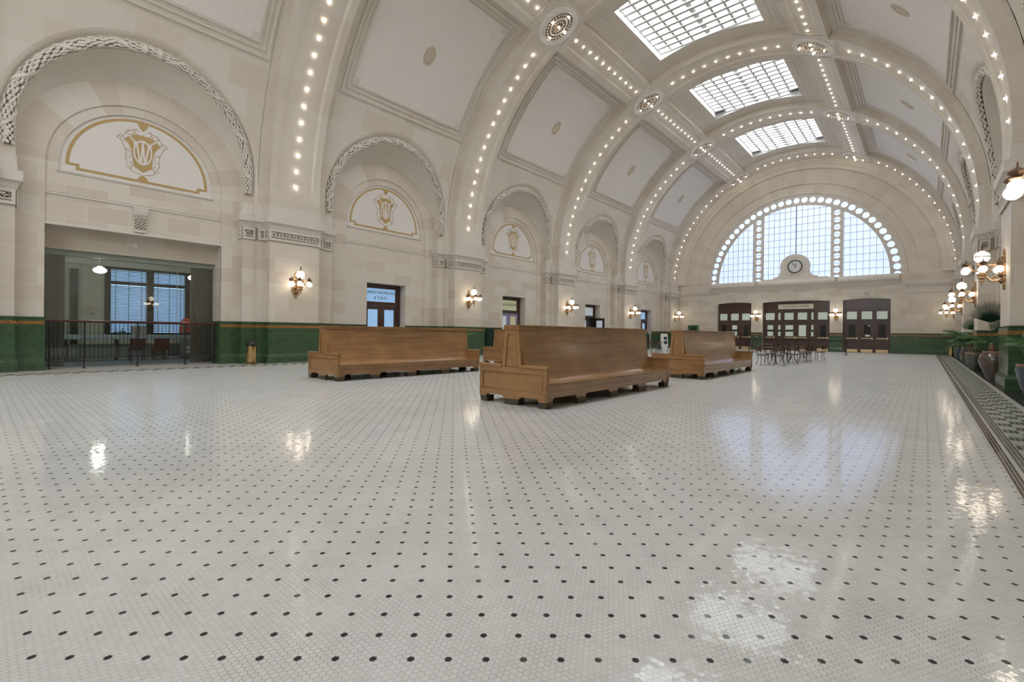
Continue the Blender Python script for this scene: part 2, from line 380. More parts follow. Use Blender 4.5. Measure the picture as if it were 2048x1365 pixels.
def tag(o, label, cat, group=None):
    o['label'] = label; o['category'] = cat
    if group: o['group'] = group
    return o
def thing(name, label, cat, loc=(0, 0, 0), rz=0.0, group=None):
    o = bpy.data.objects.new(name, None); COL.objects.link(o); o.empty_display_size = .1
    o.location = loc; o.rotation_euler = (0, 0, rz)
    return tag(o, label, cat, group)
def struct(name, mb=None, mat=None, parent=None, smooth=35):
    if mb is None:
        o = bpy.data.objects.new(name, None); COL.objects.link(o)
    else: o = obj(name, mb, mat, parent, smooth)
    if parent is None: o['kind'] = 'structure'
    return o
def dup(root, loc=None, rz=None, label=None, group=None, parent=None):
    def cp(o, par):
        c = o.copy(); COL.objects.link(c); c.parent = par
        for ch in o.children: cp(ch, c)
        return c
    r = cp(root, parent)
    if loc: r.location = loc
    if rz is not None: r.rotation_euler = (0, 0, rz)
    if label: r['label'] = label
    if group: r['group'] = group
    return r
def text(name, body, size, mat, parent, fn, ext=0.003, squash=1.0, offset=0.0):
    c = bpy.data.curves.new(name, 'FONT'); c.body = body; c.size = size; c.extrude = ext; c.align_x = 'CENTER'; c.align_y = 'CENTER'; c.offset = offset
    c.resolution_u = 3
    o = bpy.data.objects.new(name, c); COL.objects.link(o)
    dg = bpy.context.evaluated_depsgraph_get()
    me = bpy.data.meshes.new_from_object(o.evaluated_get(dg)); bpy.data.objects.remove(o)
    for v in me.vertices: v.co = Vector(fn(v.co.x*squash, v.co.y, v.co.z))
    me.materials.clear(); me.materials.append(mat); me.name = name
    q = bpy.data.objects.new(name, me); COL.objects.link(q); q.parent = parent
    return q
ORD = ['zeroth', 'first', 'second', 'third', 'fourth', 'fifth', 'sixth', 'seventh', 'eighth', 'ninth', 'tenth', 'eleventh', 'twelfth', 'thirteenth', 'fourteenth', 'fifteenth', 'sixteenth', 'seventeenth']

# ------------------------------------------------------------------ side walls
def uc(z, R): return R if z <= ZC else sqrt(max(0, R*R-(z-ZC)**2))
WAINS = [(.075, 0), (.075, .25), (.055, .27), (.032, .33), (.02, .34), (.02, 1.225), (.03, 1.23), (.03, 1.468), (.05, 1.474), (.055, 1.50), (.02, 1.515), (0, 1.515)]
def plan(yk, e):
    h = [(U_WALL, 1.69+e), (10.22-e, 1.69+e), (10.22-e, 1.24+e), (10.09-e, 1.24+e), (10.09-e, .935+e), (9.77-e, .935+e)]
    return [(u, yk-w) for u, w in h]+[(u, yk+w) for u, w in reversed(h)]
def keys(mb, fm, w, h, n):       # raised key fret inside a w x h field; fm(a, b, d) -> 3d
    t = min(h*.11, w*.15); uw = (w-t)/n
    def bar(a0, b0, a1, b1):
        c = [(a, b, d) for d in (0, .022) for b in (b0, b1) for a in (a0, a1)]
        mb.add([fm(*q) for q in c], [(0, 1, 3, 2), (4, 6, 7, 5), (0, 4, 5, 1), (2, 3, 7, 6), (0, 2, 6, 4), (1, 5, 7, 3)])
    for b0, b1 in ((-.04, .05), (h-.05, h+.04)): bar(-.06, b0, w+.06, b1)
    bar(-.06, .05, .012, h-.05); bar(w-.012, .05, w+.06, h-.05)
    H0, H1 = .085, h-.085
    for i in range(n):
        a = .02+i*uw
        bar(a, H0, a+t, H1); bar(a, H1-t, a+uw*.74, H1); bar(a+uw*.74-t, H0+.3*(H1-H0), a+uw*.74, H1)
        bar(a+uw*.36, H0+.3*(H1-H0), a+uw*.74, H0+.3*(H1-H0)+t*.9); bar(a+uw*.36, H0+.3*(H1-H0), a+uw*.36+t*.8, H0+.62*(H1-H0))
        bar(a+uw*.16, H0, a+uw*1.02, H0+t)
def side(s):
    nm = 'left' if s > 0 else 'right'
    P = lambda u, y, z: (XC-s*u, y, z)
    # ---- flat wall with niches
    wall = MB(); lun = []; arches = []
    Q = lambda u, y0, z0, y1, z1: wall.poly([P(u, y0, z0), P(u, y1, z0), P(u, y1, z1), P(u, y0, z1)])
    JB = lambda u0, u1, y, z0, z1: wall.poly([P(u0, y, z0), P(u1, y, z0), P(u1, y, z1), P(u0, y, z1)])
    TP = lambda u0, u1, y0, y1, z: wall.poly([P(u0, y0, z), P(u1, y0, z), P(u1, y1, z), P(u0, y1, z)])
    for bi, yc in enumerate(BAYS):
        big = s > 0 and bi == 1; door = s > 0 and bi >= 2
        for a, b in ((-2.9, -2.22), (2.22, 2.9)): Q(U_WALL, yc+a, 0, yc+b, ZW)
        for w in (-2.22, 2.22): JB(U_WALL, U_PAN, yc+w, 1.4, ZW)
        if big:
            for w in (-2.22, 2.22): JB(U_WALL, 11.25, yc+w, 0, 4.17)
            TP(U_WALL, 11.10, yc-2.22, yc+2.22, 4.17)
            Q(11.10, yc-2.22, 3.56, yc+2.22, 4.17); TP(11.10, 11.30, yc-2.22, yc+2.22, 3.56)
            Q(U_PAN, yc-2.22, 4.17, yc+2.22, 5.78); wall.poly([P(U_WALL, yc-2.22, 4.17), P(U_WALL, yc+2.22, 4.17), P(U_PAN, yc+2.22, 4.17), P(U_PAN, yc-2.22, 4.17)])
        elif door:
            d0, d1 = yc+.08-1.04, yc+.08+1.04
            Q(U_PAN, yc-2.22, 0, d0, 5.78); Q(U_PAN, d1, 0, yc+2.22, 5.78); Q(U_PAN, d0, 3.42, d1, 5.78)
            JB(U_PAN, 11.08, d0, 0, 3.42); JB(U_PAN, 11.08, d1, 0, 3.42); TP(U_PAN, 11.08, d0, d1, 3.42)
        else: Q(U_PAN, yc-2.22, 0, yc+2.22, 5.78)
        N = 28; ph = [pi*i/N for i in range(N+1)]
        arc = lambda r, u, z0=ZW: [P(u, yc+r*cos(a), z0+r*sin(a)) for a in ph]
        ra, ca, va = MB(), MB(), MB(); arches.append((ra, ca, va))
        ra.rings([arc(2.95, U_WALL), arc(2.22, U_WALL), arc(2.22, U_PAN), arc(1.95, U_PAN), arc(1.95, U_PAN+.06)], False)
        for w in (-1, 1):
            Q(U_PAN, yc+w*1.95, 5.78, yc+w*2.22, ZW); JB(U_PAN, U_PAN+.06, yc+w*1.95, 5.78, ZW)
        TP(U_PAN, U_PAN+.06, yc-1.95, yc+1.95, 5.78)
        # cove between the archivolt and the lunette ring
        def A(a, f):
            y, z = yc+2.81*cos(a), 6.72+2.81*sin(a); y2, z2 = yc+2.93*cos(a), ZW+2.93*sin(a)
            ua = uc(z, R_ARCH); g = f**1.6
            return P(ua+(U_WALL-ua)*(f**.75), y+(y2-y)*g, z+(z2-z)*g)
        ca.rings([[A(a, f) for a in ph] for f in (0, .12, .25, .4, .55, .7, .85, 1)], False)
        for w in (-2.81, 2.81): JB(R_ARCH, U_WALL+.01, yc+w, 5.4, 6.72)
        # archivolt: flat face, then a cavetto out to the vault face
        def B(r, R, n=40):
            pts = [(yc+r, 5.45)]+[(yc+r*cos(pi*i/n), 6.72+r*sin(pi*i/n)) for i in range(n+1)]+[(yc-r, 5.45)]
            return [P(uc(z, R), y, z) for y, z in pts]
        va.rings([B(2.81, R_ARCH), B(3.13, R_ARCH), B(3.155, 10.16), B(3.20, 10.12), B(3.26, R_VAULT)], False)
        # lunette
        lp = MB(); o = [P(U_PAN+.06, yc+1.95, 5.78)]+arc(1.95, U_PAN+.06)+[P(U_PAN+.06, yc-1.95, 5.78)]
        lp.poly(o); lun.append((yc, lp))
    # wall run beyond the last pier to the end wall and before the first
    for y0, y1 in ((-10.6, -10+1.7), (44+1.5, YFAR+.1)): Q(U_WALL, y0, 0, y1, 6.1)
    w = struct('wall_'+nm, wall, MT['stone'], None, 0)
    for ra, ca, va in arches:
        o = obj('bay_arch', va, MT['vault'], w, 30); obj('arch_cove', ca, MT['cove'], o, 50); obj('voussoir_ring', ra, MT['ring'], o, 30)
    # ---- lunettes with gilt border and monogram
    for yc, lp in lun:
        L = obj('lunette', lp, MT['plaster'], w)
        U = U_PAN+.06
        g = MB(); N = 40
        fr = lambda r, d: [P(U-d, yc+r*cos(pi*i/N), ZW+.06+r*sin(pi*i/N)) for i in range(N+1)]
        g.rings([fr(1.80, .001), fr(1.80, .008), fr(1.72, .008), fr(1.72, .001)], False)
        def gb(a0, b0, a1, b1, dp=.0095):
            m = MB(); m.box(0, 0, 0, 1, 1, 1)
            g.add([P(U-dp*v[0], yc+a0+(a1-a0)*v[1], b0+(b1-b0)*v[2]) for v in m.v], m.f)
        for q in (-1, 1):
            gb(q*1.80, ZW+.02, q*1.50, ZW+.09); gb(q*1.50, 5.91, q*1.57, ZW+.09, .0115)
        gb(-1.57, 5.88, 1.57, 5.95, .0135)
        for zz, dz in ((ZW+1.80, -.26), (5.93, .20)):
            g.prism([(-.15, 0), (-.09, dz*.55), (0, dz), (.09, dz*.55), (.15, 0)], lambda a, b: P(U-.0155, yc+a, zz+b), lambda a, b: P(U-.001, yc+a, zz+b))
        obj('gilt_border', g, MT['gold'], L, 0)
        cz, hh, ww = 6.80, .60, .46
        sh = MB()
        F = lambda d: (lambda a, b: P(U-d, yc+s*a*ww, cz+b*hh))
        top = [(-.66, .80), (-.5, .93), (-.12, .93), (0, 1.0), (.12, .93), (.5, .93), (.66, .80), (.42, .60), (-.42, .60)]
        sh.prism(top, F(.008), F(.001))
        body = [(-1.0, .58), (-.78, .78), (-.50, .55), (-.50, .1), (-.3, -.4), (.3, -.4), (.50, .1), (.50, .55), (.78, .78), (1.0, .58), (.72, .3), (.58, -.1), (.52, -.72), (0, -1.0), (-.52, -.72), (-.58, -.1), (-.72, .3)]
        sh.prism(body, F(.007), F(.001)); el = [(.5*cos(2*pi*i/28), .05+.62*sin(2*pi*i/28)) for i in range(28)]
        sh.prism(el, F(.0095), F(.001))
        shield = obj('shield', sh, MT['gold'], L, 0)
        mo = MB(); n = 32
        rg = lambda k, d: [P(U-d, yc+k*.50*ww*cos(2*pi*i/n)*1.06, cz+.05*hh+k*.66*hh*sin(2*pi*i/n)) for i in range(n+1)]
        mo.rings([rg(1, .002), rg(1, .014), rg(.83, .014), rg(.83, .002)], False)
        for a0, b0, a1, b1 in ((-.34, .48, -.14, -.52), (-.10, -.52, .0, .62), (.0, .62, .10, -.52), (.14, -.52, .34, .48)):
            t = .055
            mo.prism([(a0-t, b0), (a0+t, b0), (a1+t, b1), (a1-t, b1)], F(.016+.010*a0), F(.002))
        obj('monogram', mo, MT['plaster'], shield, 0)
        sc = MB()
        for q in (-1, 1):
            for k, (aa, bb, R) in enumerate(((1.15, .55, .26), (.85, -.2, .3), (.8, -.75, .24), (.75, 1.05, .24), (.3, 1.12, .2))):
                path = [P(U-.004, yc+q*ww*(aa+R*(1-i/14)*cos(i*.55+k)), cz+hh*(bb+R*(1-i/14)*sin(i*.55+k))) for i in range(13)]
                sc.tube(path, [.016*(1-i/15) for i in range(13)], 4)
            sc.tube([P(U-.004, yc+q*ww*a, cz+hh*b) for a, b in ((.35, 1.25), (.9, 1.0), (1.25, .55), (.9, .0), (.95, -.5), (.6, -1.0), (.1, -1.12))], .014, 4)
        obj('scrollwork', sc, MT['scroll'], L)
    # ---- mouldings of the bays
    for bi, yc in enumerate(BAYS):
        m = MB()
        def run(prof, y0, y1):
            m.rings([[P(U_PAN-e, y, z) for e, z in prof] for y in (y0, y1)], True, True, True)
        h = 2.215
        run([(0, 5.035), (.02, 5.04), (.035, 5.055), (.035, 5.075), (.012, 5.085), (.012, 5.115), (.03, 5.125), (.03, 5.145), (0, 5.15)], yc-h, yc+h)
        run([(0, 5.70), (.02, 5.71), (.045, 5.74), (.05, 5.765), (.02, 5.775), (0, 5.78)], yc-1.98, yc+1.98)
        if s > 0 and bi == 1:
            run([(0, 4.17), (.05, 4.17), (.05, 4.235), (.035, 4.245), (.035, 4.26), (0, 4.26)], yc-h, yc+h)
        obj('moulding', m, MT['trim'], w)
        for a, b, u in ((-2.81, -2.22, U_WALL), (2.22, 2.81, U_WALL), (-2.22, 2.22, U_PAN)):
            runs = [(a, b)]
            if u == U_PAN and s > 0 and bi == 1: runs = []
            if u == U_PAN and s > 0 and bi >= 2: runs = [(-2.22, .08-1.04), (.08+1.04, 2.22)]
            for y0, y1 in runs:
                t = MB(); t.rings([[P(u-e, yc+y, z) for e, z in WAINS] for y in (y0, y1)], False)
                t.poly([P(u-e, yc+y0, z) for e, z in WAINS]+[P(u, yc+y0, 0)]); t.poly([P(u-e, yc+y1, z) for e, z in WAINS]+[P(u, yc+y1, 0)])
                o = obj('wainscot', t, MT['tile'], w, 0)
                g = MB(); m2 = MB(); m2.box(0, 0, 0, 1, 1, 1); g.add([P(u-.03-.006*v[0], yc+y0+(y1-y0)*v[1], 1.305+.086*v[2]) for v in m2.v], m2.f)
                obj('gilt_band', g, MT['band'], o, 0)
    if s > 0:      # tiled reveals of the wide opening and its keystone console
        for y in (3.5-2.22, 3.5+2.19):
            t = MB(); t.box(*P(11.2, y, 0), *P(U_WALL-.02, y+.03, 1.515)); t.box(*P(11.2, y-.02, 0), *P(U_WALL-.05, y+.05, .26)); t.box(*P(11.2, y-.015, 1.474), *P(U_WALL-.03, y+.045, 1.50))
            obj('wainscot', t, MT['tile'], w, 0)
        k = MB(); yc = 3.42
        k.rings([[P(U_PAN, yc-a, z), P(U_PAN-e, yc-a, z), P(U_PAN-e, yc+a, z), P(U_PAN, yc+a, z)] for a, e, z in
                 ((.145, .09, 4.26), (.15, .10, 4.30), (.155, .11, 4.74), (.165, .16, 4.76), (.17, .19, 4.80), (.18, .21, 4.95), (.20, .22, 5.03), (.20, .20, 5.04))], True, True, True)
        con = obj('keystone_console', k, MT['trim'], w)
        for q in (-1, 0, 1):
            c = MB(); c.box(*P(U_PAN-.105, yc+q*.10-.035, 4.36), *P(U_PAN-.118, yc+q*.10+.035, 4.74))
            o = obj('panel_ground', c, MT['garland_core'], con, 0)
            c = MB()
            for i in range(8): c.sphere(P(U_PAN-.118, yc+q*.10+(.014 if i % 2 else -.014), 4.39+i*.045), .024, 6, 4)
            c.sphere(P(U_PAN-.125, yc+q*.10, 4.725), .032, 8, 5)
            obj('acanthus_drop', c, MT['garland'], con)
    # ---- piers: build one, copy the rest
    protos = None
    for yk in PIERS:
        if protos is None:
            y0 = 0.0
            def loft(prof, cap=False):
                mb = MB(); mb.rings([[P(u, y, z) for u, y in plan(y0, e)] for e, z in prof], False)
                if cap: mb.poly([P(u, y, prof[-1][1]) for u, y in plan(y0, prof[-1][0])])
                return mb
            pier = obj('pier', loft([(0, 0), (0, 5.82)], True), MT['stone'], w, 0)
            wa = obj('wainscot', loft(WAINS), MT['tile'], pier, 0)
            obj('gilt_band', loft([(.03, 1.305), (.036, 1.306), (.036, 1.390), (.03, 1.391)]), MT['band'], wa, 0)
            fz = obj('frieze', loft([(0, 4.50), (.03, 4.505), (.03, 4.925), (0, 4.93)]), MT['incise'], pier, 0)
            kb = MB()
            keys(kb, lambda a, b, d: P(9.77-.03-d, -.905+a, 4.545+b), 1.81, .34, 7)
            for q in (-1, 1):
                keys(kb, lambda a, b, d: P(10.22-.03-d, q*1.485-.15+a, 4.545+b), .30, .34, 1)
                keys(kb, lambda a, b, d: P(10.09-.03-d, q*1.10-.07+a, 4.545+b), .15, .34, 1)
                keys(kb, lambda a, b, d: P(9.84+a, q*(.965+d), 4.545+b), .19, .34, 1)
                keys(kb, lambda a, b, d: P(10.27+a, q*(1.72+d), 4.545+b), .17, .34, 1)
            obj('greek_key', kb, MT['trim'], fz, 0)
            obj('cornice', loft([(.02, 4.92), (.035, 4.96), (.05, 4.99), (.06, 5.03), (.085, 5.09), (.12, 5.13), (.15, 5.145), (.15, 5.155), (.14, 5.16), (.14, 5.41), (.13, 5.42), (.035, 5.425), (.03, 5.80), (0, 5.815)], True), MT['trim'], pier, 25)
            protos = pier; pier.location = (0, yk, 0)
        else: dup(protos, (0, yk, 0), parent=w)
    # ---- garlands
    core, leaf = MB(), MB()
    zs = 6.72; r = 2.965
    st = [(1, -k) for k in (.62, .4, .2)]; n = 60
    path = [(r, zs-.62+.1*i) for i in range(6)]+[(r*cos(pi*i/n), zs+r*sin(pi*i/n)) for i in range(n+1)]+[(-r, zs-.12-.1*i) for i in range(6)]
    def frame(f):
        i = min(int(f), len(path)-2); q = f-i
        y = path[i][0]*(1-q)+path[i+1][0]*q; z = path[i][1]*(1-q)+path[i+1][1]*q
        ty, tz = path[i+1][0]-path[i][0], path[i+1][1]-path[i][1]; l = sqrt(ty*ty+tz*tz); ty /= l; tz /= l
        u = uc(z, R_ARCH)
        nz = max(0, z-ZC)/R_ARCH; nu = sqrt(1-nz*nz)
        return (u, y, z), (ty, tz), (nu, nz)
    def onr(f, al, rad):         # al = angle round the roll, 0 faces the hall
        (u, y, z), (ty, tz), (nu, nz) = frame(f)
        c, d = cos(al)*rad, sin(al)*rad
        return P(u-nu*c, y-tz*d, z+ty*d-nz*c)
    F = len(path)-1
    core.rings([[onr(i*F/72, radians(a), .125 if 1 < i < 71 else .06) for a in range(-90, 91, 20)] for i in range(73)], False)
    rnd = random.Random(3)
    for i in range(84):
        f = (i+.5)*F/84; sg = 1 if f < F/2 else -1
        for j in range(4):
            al = radians(-66+44*j+(22 if i % 2 else 0)+rnd.uniform(-7, 7)); tw = rnd.uniform(-.6, .6); hgt = rnd.uniform(.15, .178)
            ff = lambda q: min(F-.01, max(.01, f+q))
            pts_ = []
            for q, w_ in ((-.55, .10), (-.30, .30), (-.12, .20), (.10, .36), (.28, .20), (.42, .24), (.70, .0)): pts_.append((q, w_))
            loop = pts_+[(q, -w_) for q, w_ in reversed(pts_[:-1])]
            vs = []
            for q, w_ in loop:
                qq = (q*cos(tw)-w_*1.6*sin(tw))*sg; ww_ = w_*cos(tw)+q*.6*sin(tw)
                vs.append(onr(ff(qq), al+ww_, .137))
            vs.append(onr(f, al, hgt)); n_ = len(loop)
            leaf.add(vs, [(k_, (k_+1) % n_, n_) for k_ in range(n_)])
    for c0 in [F*(.08+.12*i) for i in range(8)]:
        for w0 in ((-.35, .35),):
            sg = 1 if c0 < F/2 else -1
            leaf.rings([[onr(min(F-.01, max(.01, c0+sg*a*.022+wd)), radians(a), rad) for a in range(-90, 91, 15)] for wd, rad in ((-.42, .12), (-.40, .168), (.40, .168), (.42, .12))], False)
    for c0 in (F/2-1.2, F/2+1.2):
        leaf.rings([[onr(c0+wd, radians(a), rad) for a in range(-90, 91, 15)] for wd, rad in ((-.3, .12), (-.28, .175), (.28, .175), (.3, .12))], False)
    cm, lm = data('garland_core', core, MT['garland_core']), data('garland_leaves', leaf, MT['garland'], 0)
    for yc in BAYS:
        if yc < 0 or (s < 0 and yc < 10): continue
        g = obj('garland', cm, None, w); g.location = (0, yc, 0); obj('leaf_relief', lm, None, g)
    return w
WALL_L, WALL_R = side(1), side(-1)

# ------------------------------------------------------------------ ceiling vault
def cy(s, R, deg, y): a = radians(deg); return (XC-s*R*sin(a), y, ZC+R*cos(a))
def slab(mb, s, t0, t1, y0, y1, Ri, Ro, n=0):
    n = n or max(2, int(abs(t1-t0)/3))
    mb.rings([[cy(s, Ri, t0+(t1-t0)*i/n, y0), cy(s, Ri, t0+(t1-t0)*i/n, y1), cy(s, Ro, t0+(t1-t0)*i/n, y1), cy(s, Ro, t0+(t1-t0)*i/n, y0)] for i in range(n+1)], True, True, True)
vault = MB()
for yc in BAYS:
    for s in (1, -1):
        cols = [(-HALF, 5.8)]+[(-3.26, 5.8)]+[(-3.26*cos(pi*i/32), 6.72+3.26*sin(pi*i/32)) for i in range(33)]+[(3.26, 5.8), (HALF, 5.8)]
        ring = []
        for dy, zb in cols:
            if zb <= ZC: tb = 90; pre = [(XC-s*R_VAULT, yc+dy, zb)]
            else: tb = math.degrees(math.acos((zb-ZC)/R_VAULT)); pre = [cy(s, R_VAULT, tb, yc+dy)]
            ring.append(pre+[cy(s, R_VAULT, tb+(29-tb)*i/16, yc+dy) for i in range(17)])
        vault.rings(ring, False)
        for a, b in ((22.5, 14.3),):
            vault.rings([[cy(s, R_VAULT, a+(b-a)*i/3, yc+y) for i in range(4)] for y in (-HALF, HALF)], False)
    for y0, y1 in ((-HALF, -2.48), (2.48, HALF)):
        vault.rings([[cy(1, R_VAULT, -14.3+28.6*i/12, yc+y) for i in range(13)] for y in (y0, y1)], False)
CEIL = struct('ceiling', vault, MT['vault'], None, 30)
# transverse ribs
def rib_mesh():
    m = MB()
    solid = [(-.935, R_VAULT+.06), (-.935, R_SOF), (.935, R_SOF), (.935, R_VAULT+.06)]
    rec = [(-.935, R_VAULT+.06), (-.935, R_SOF), (-.68, R_SOF), (-.665, R_SOF+.018), (-.64, R_SOF+.018), (-.60, R_REC), (.60, R_REC), (.64, R_SOF+.018), (.665, R_SOF+.018), (.68, R_SOF), (.935, R_SOF), (.935, R_VAULT+.06)]
    def seg(pr, t0, t1):
        n = max(2, int(abs(t1-t0)/2.2))
        m.rings([[cy(1, R, t0+(t1-t0)*i/n, y) for y, R in pr] for i in range(n+1)], False)
        if pr is rec:
            for t in (t0, t1): m.poly([cy(1, R, t, y) for y, R in rec[2:10]])
    for s in (1, -1):
        seg(solid, s*90, s*87.9); seg(rec, s*87.9, s*31.0); seg(solid, s*31.0, s*19.2)
        for z in (5.8,): m.rings([[(XC-s*R, y, zz) for y, R in solid] for zz in (5.8, ZC)], False)
    seg(rec, -19.2, 19.2)
    return m
rm = data('transverse_rib', rib_mesh(), MT['vault'], 30)
for yk in PIERS:
    o = obj('transverse_rib', rm, None, CEIL); o.location = (0, yk, 0)
# longitudinal ribs, one length per bay
for s in (1, -1):
    m = MB()
    pr = [(20.9, R_VAULT+.06), (20.9, R_SOF), (22.3, R_SOF), (22.4, R_SOF+.018), (22.55, R_SOF+.018), (22.8, R_REC), (27.4, R_REC), (27.65, R_SOF+.018), (27.8, R_SOF+.018), (27.9, R_SOF), (29.9, R_SOF), (29.9, R_VAULT+.06)]
    a = [[cy(s, R, t, y) for t, R in pr] for y in (-HALF+.28, HALF-.28)]
    m.rings(a, False); m.poly(a[0][2:10]); m.poly(a[1][2:10])
    so = [pr[0], pr[1], pr[-2], pr[-1]]
    for y0, y1 in ((-HALF-.01, -HALF+.28), (HALF-.28, HALF+.01)): m.rings([[cy(s, R, t, y) for t, R in so] for y in (y0, y1)], False)
    me = data('longitudinal_rib', m, MT['vault'], 30)
    for yc in BAYS:
        o = obj('longitudinal_rib', me, None, CEIL); o.location = (0, yc, 0)
# panel frames and plaster fields of the haunches
for s in (1, -1):
    fr, pl, go, me_ = MB(), MB(), MB(), MB()
    for t0, t1, h, w, d in ((31.3, 63.2, 3.16, .06, .06), (32.4, 62.0, 2.98, .05, .045), (33.3, 60.9, 2.80, .06, .065)):
        dt = math.degrees(w/R_VAULT)
        slab(fr, s, t0, t0+dt, -h, h, R_VAULT-d, R_VAULT+.01, 2); slab(fr, s, t1-dt, t1, -h, h, R_VAULT-d, R_VAULT+.01, 2)
        for q in (-1, 1): slab(fr, s, t0, t1, q*h, q*(h-w), R_VAULT-d, R_VAULT+.01)
    for q in (-1, 1):
        for t0, t1 in ((33.6, 34.9), (59.3, 60.6)): slab(fr, s, t0, t1, q*2.74, q*2.52, R_VAULT-.03, R_VAULT+.01, 2)
    slab(pl, s, 33.7, 60.5, -2.74, 2.74, R_VAULT-.012, R_VAULT+.005)
    for t in (36.2, 58.3):
        for k in range(30): slab(go, s, t, t+.14, -2.25+k*.15, -2.25+k*.15+.09, R_VAULT-.0145, R_VAULT-.011, 1)
    for q in (-1, 1):
        for k in range(26): slab(go, s, 36.3+k*.85, 36.3+k*.85+.5, q*2.25, q*2.232, R_VAULT-.0145, R_VAULT-.011, 1)
        for t in (36.2, 58.1): slab(go, s, t, t+.45, q*2.28, q*2.19, R_VAULT-.015, R_VAULT-.011, 1)
    n = 28
    def oval(k, R): return [cy(s, R, 48+math.degrees(k*.40*cos(2*pi*i/n)/R_VAULT), k*.27*sin(2*pi*i/n)) for i in range(n)]
    me_.rings([oval(1, R_VAULT-.012), oval(1, R_VAULT-.03), oval(.86, R_VAULT-.035), oval(.80, R_VAULT-.02), oval(.35, R_VAULT-.03), oval(.05, R_VAULT-.04)], True, False, True)
    for i in range(14):
        t, y = 48+math.degrees(.27*cos(2*pi*i/14)/R_VAULT), .18*sin(2*pi*i/14)
        me_.sphere(cy(s, R_VAULT-.03, t, y), .035, 6, 4)
    ms = [data(n_, b, MT[mt]) for n_, b, mt in (('moulding', fr, 'trim'), ('plaster_field', pl, 'plaster'), ('gilt_stencil', go, 'scroll'), ('gilt_oval', me_, 'scroll'))]
    for yc in BAYS:
        p = obj('vault_panel', ms[1], None, CEIL); p.location = (0, yc, 0)
        for nme, k in (('moulding', 0), ('gilt_stencil', 2), ('gilt_oval', 3)): obj(nme, ms[k], None, p)
# crown panels: incised fillets either side of the skylight
cf = MB()
for s in (1, -1):
    for t in (16.2, 17.6, 18.4): slab(cf, s, t, t+.22, -3.0, 3.0, R_VAULT-.02, R_VAULT+.01, 1)
cfm = data('fillet', cf, MT['trim'])
for yc in BAYS:
    o = obj('fillet', cfm, None, CEIL); o.location = (0, yc, 0)
# skylights
XH = R_VAULT*sin(radians(14.3)); YH = 2.48; ZG = 16.36
WN = [0]
def window():
    WN[0] += 1; return 'window_%d' % WN[0]
for bi, yc in enumerate(BAYS):
    w = struct(window()); w.location = (XC, yc, 0)
    rv = MB(); n = 12
    lower = [(-XH, q) for q in (-YH, YH)]
    for q in (-YH, YH):
        rv.rings([[(R_VAULT*sin(radians(-14.3+28.6*i/n)), q, ZC+R_VAULT*cos(radians(14.3-28.6*i/n))) for i in range(n+1)], [(R_VAULT*sin(radians(-14.3+28.6*i/n)), q, ZG+.02) for i in range(n+1)]], False)
    zc = ZC+R_VAULT*cos(radians(14.3))
    for x in (-XH, XH): rv.poly([(x, -YH, zc), (x, YH, zc), (x, YH, ZG+.02), (x, -YH, ZG+.02)])
    obj('reveal', rv, MT['white'], w)
    rv = MB()
    for x in (-1, 1):
        for k in range(14): rv.cbox((x*(XH-.004), -2.2+k*.34, ZG-.2), (.008, .022, .07))
    obj('vent_slot', rv, MT['black'], w, 0)
    gl = MB(); gl.poly([(-XH, -YH, ZG), (XH, -YH, ZG), (XH, YH, ZG), (-XH, YH, ZG)]); obj('pane', gl, MT['sky'], w)
    br = MB(); px = (XH-.13)/4
    for q in (-1, 1):
        for k in range(5):
            x = q*(.13+k*px) if k else 0
            if k: br.cbox((x, 0, ZG-.09), (.11, 2*YH, .18))
    br.cbox((0, 0, ZG-.05), (.26, 2*YH, .10))
    for k in range(11): br.cbox((0, -YH+2*YH*k/10, ZG-.11), (2*XH, .16, .22))
    obj('glazing_bar', br, MT['bar'], w, 0)
    if bi >= 4:
        v = MB()
        for x in (-1, 1): v.cbox((x*(XH-.35), YH-.26, ZG-.06), (.6, .36, .14))
        obj('vent_grille', v, MT['black'], w, 0)
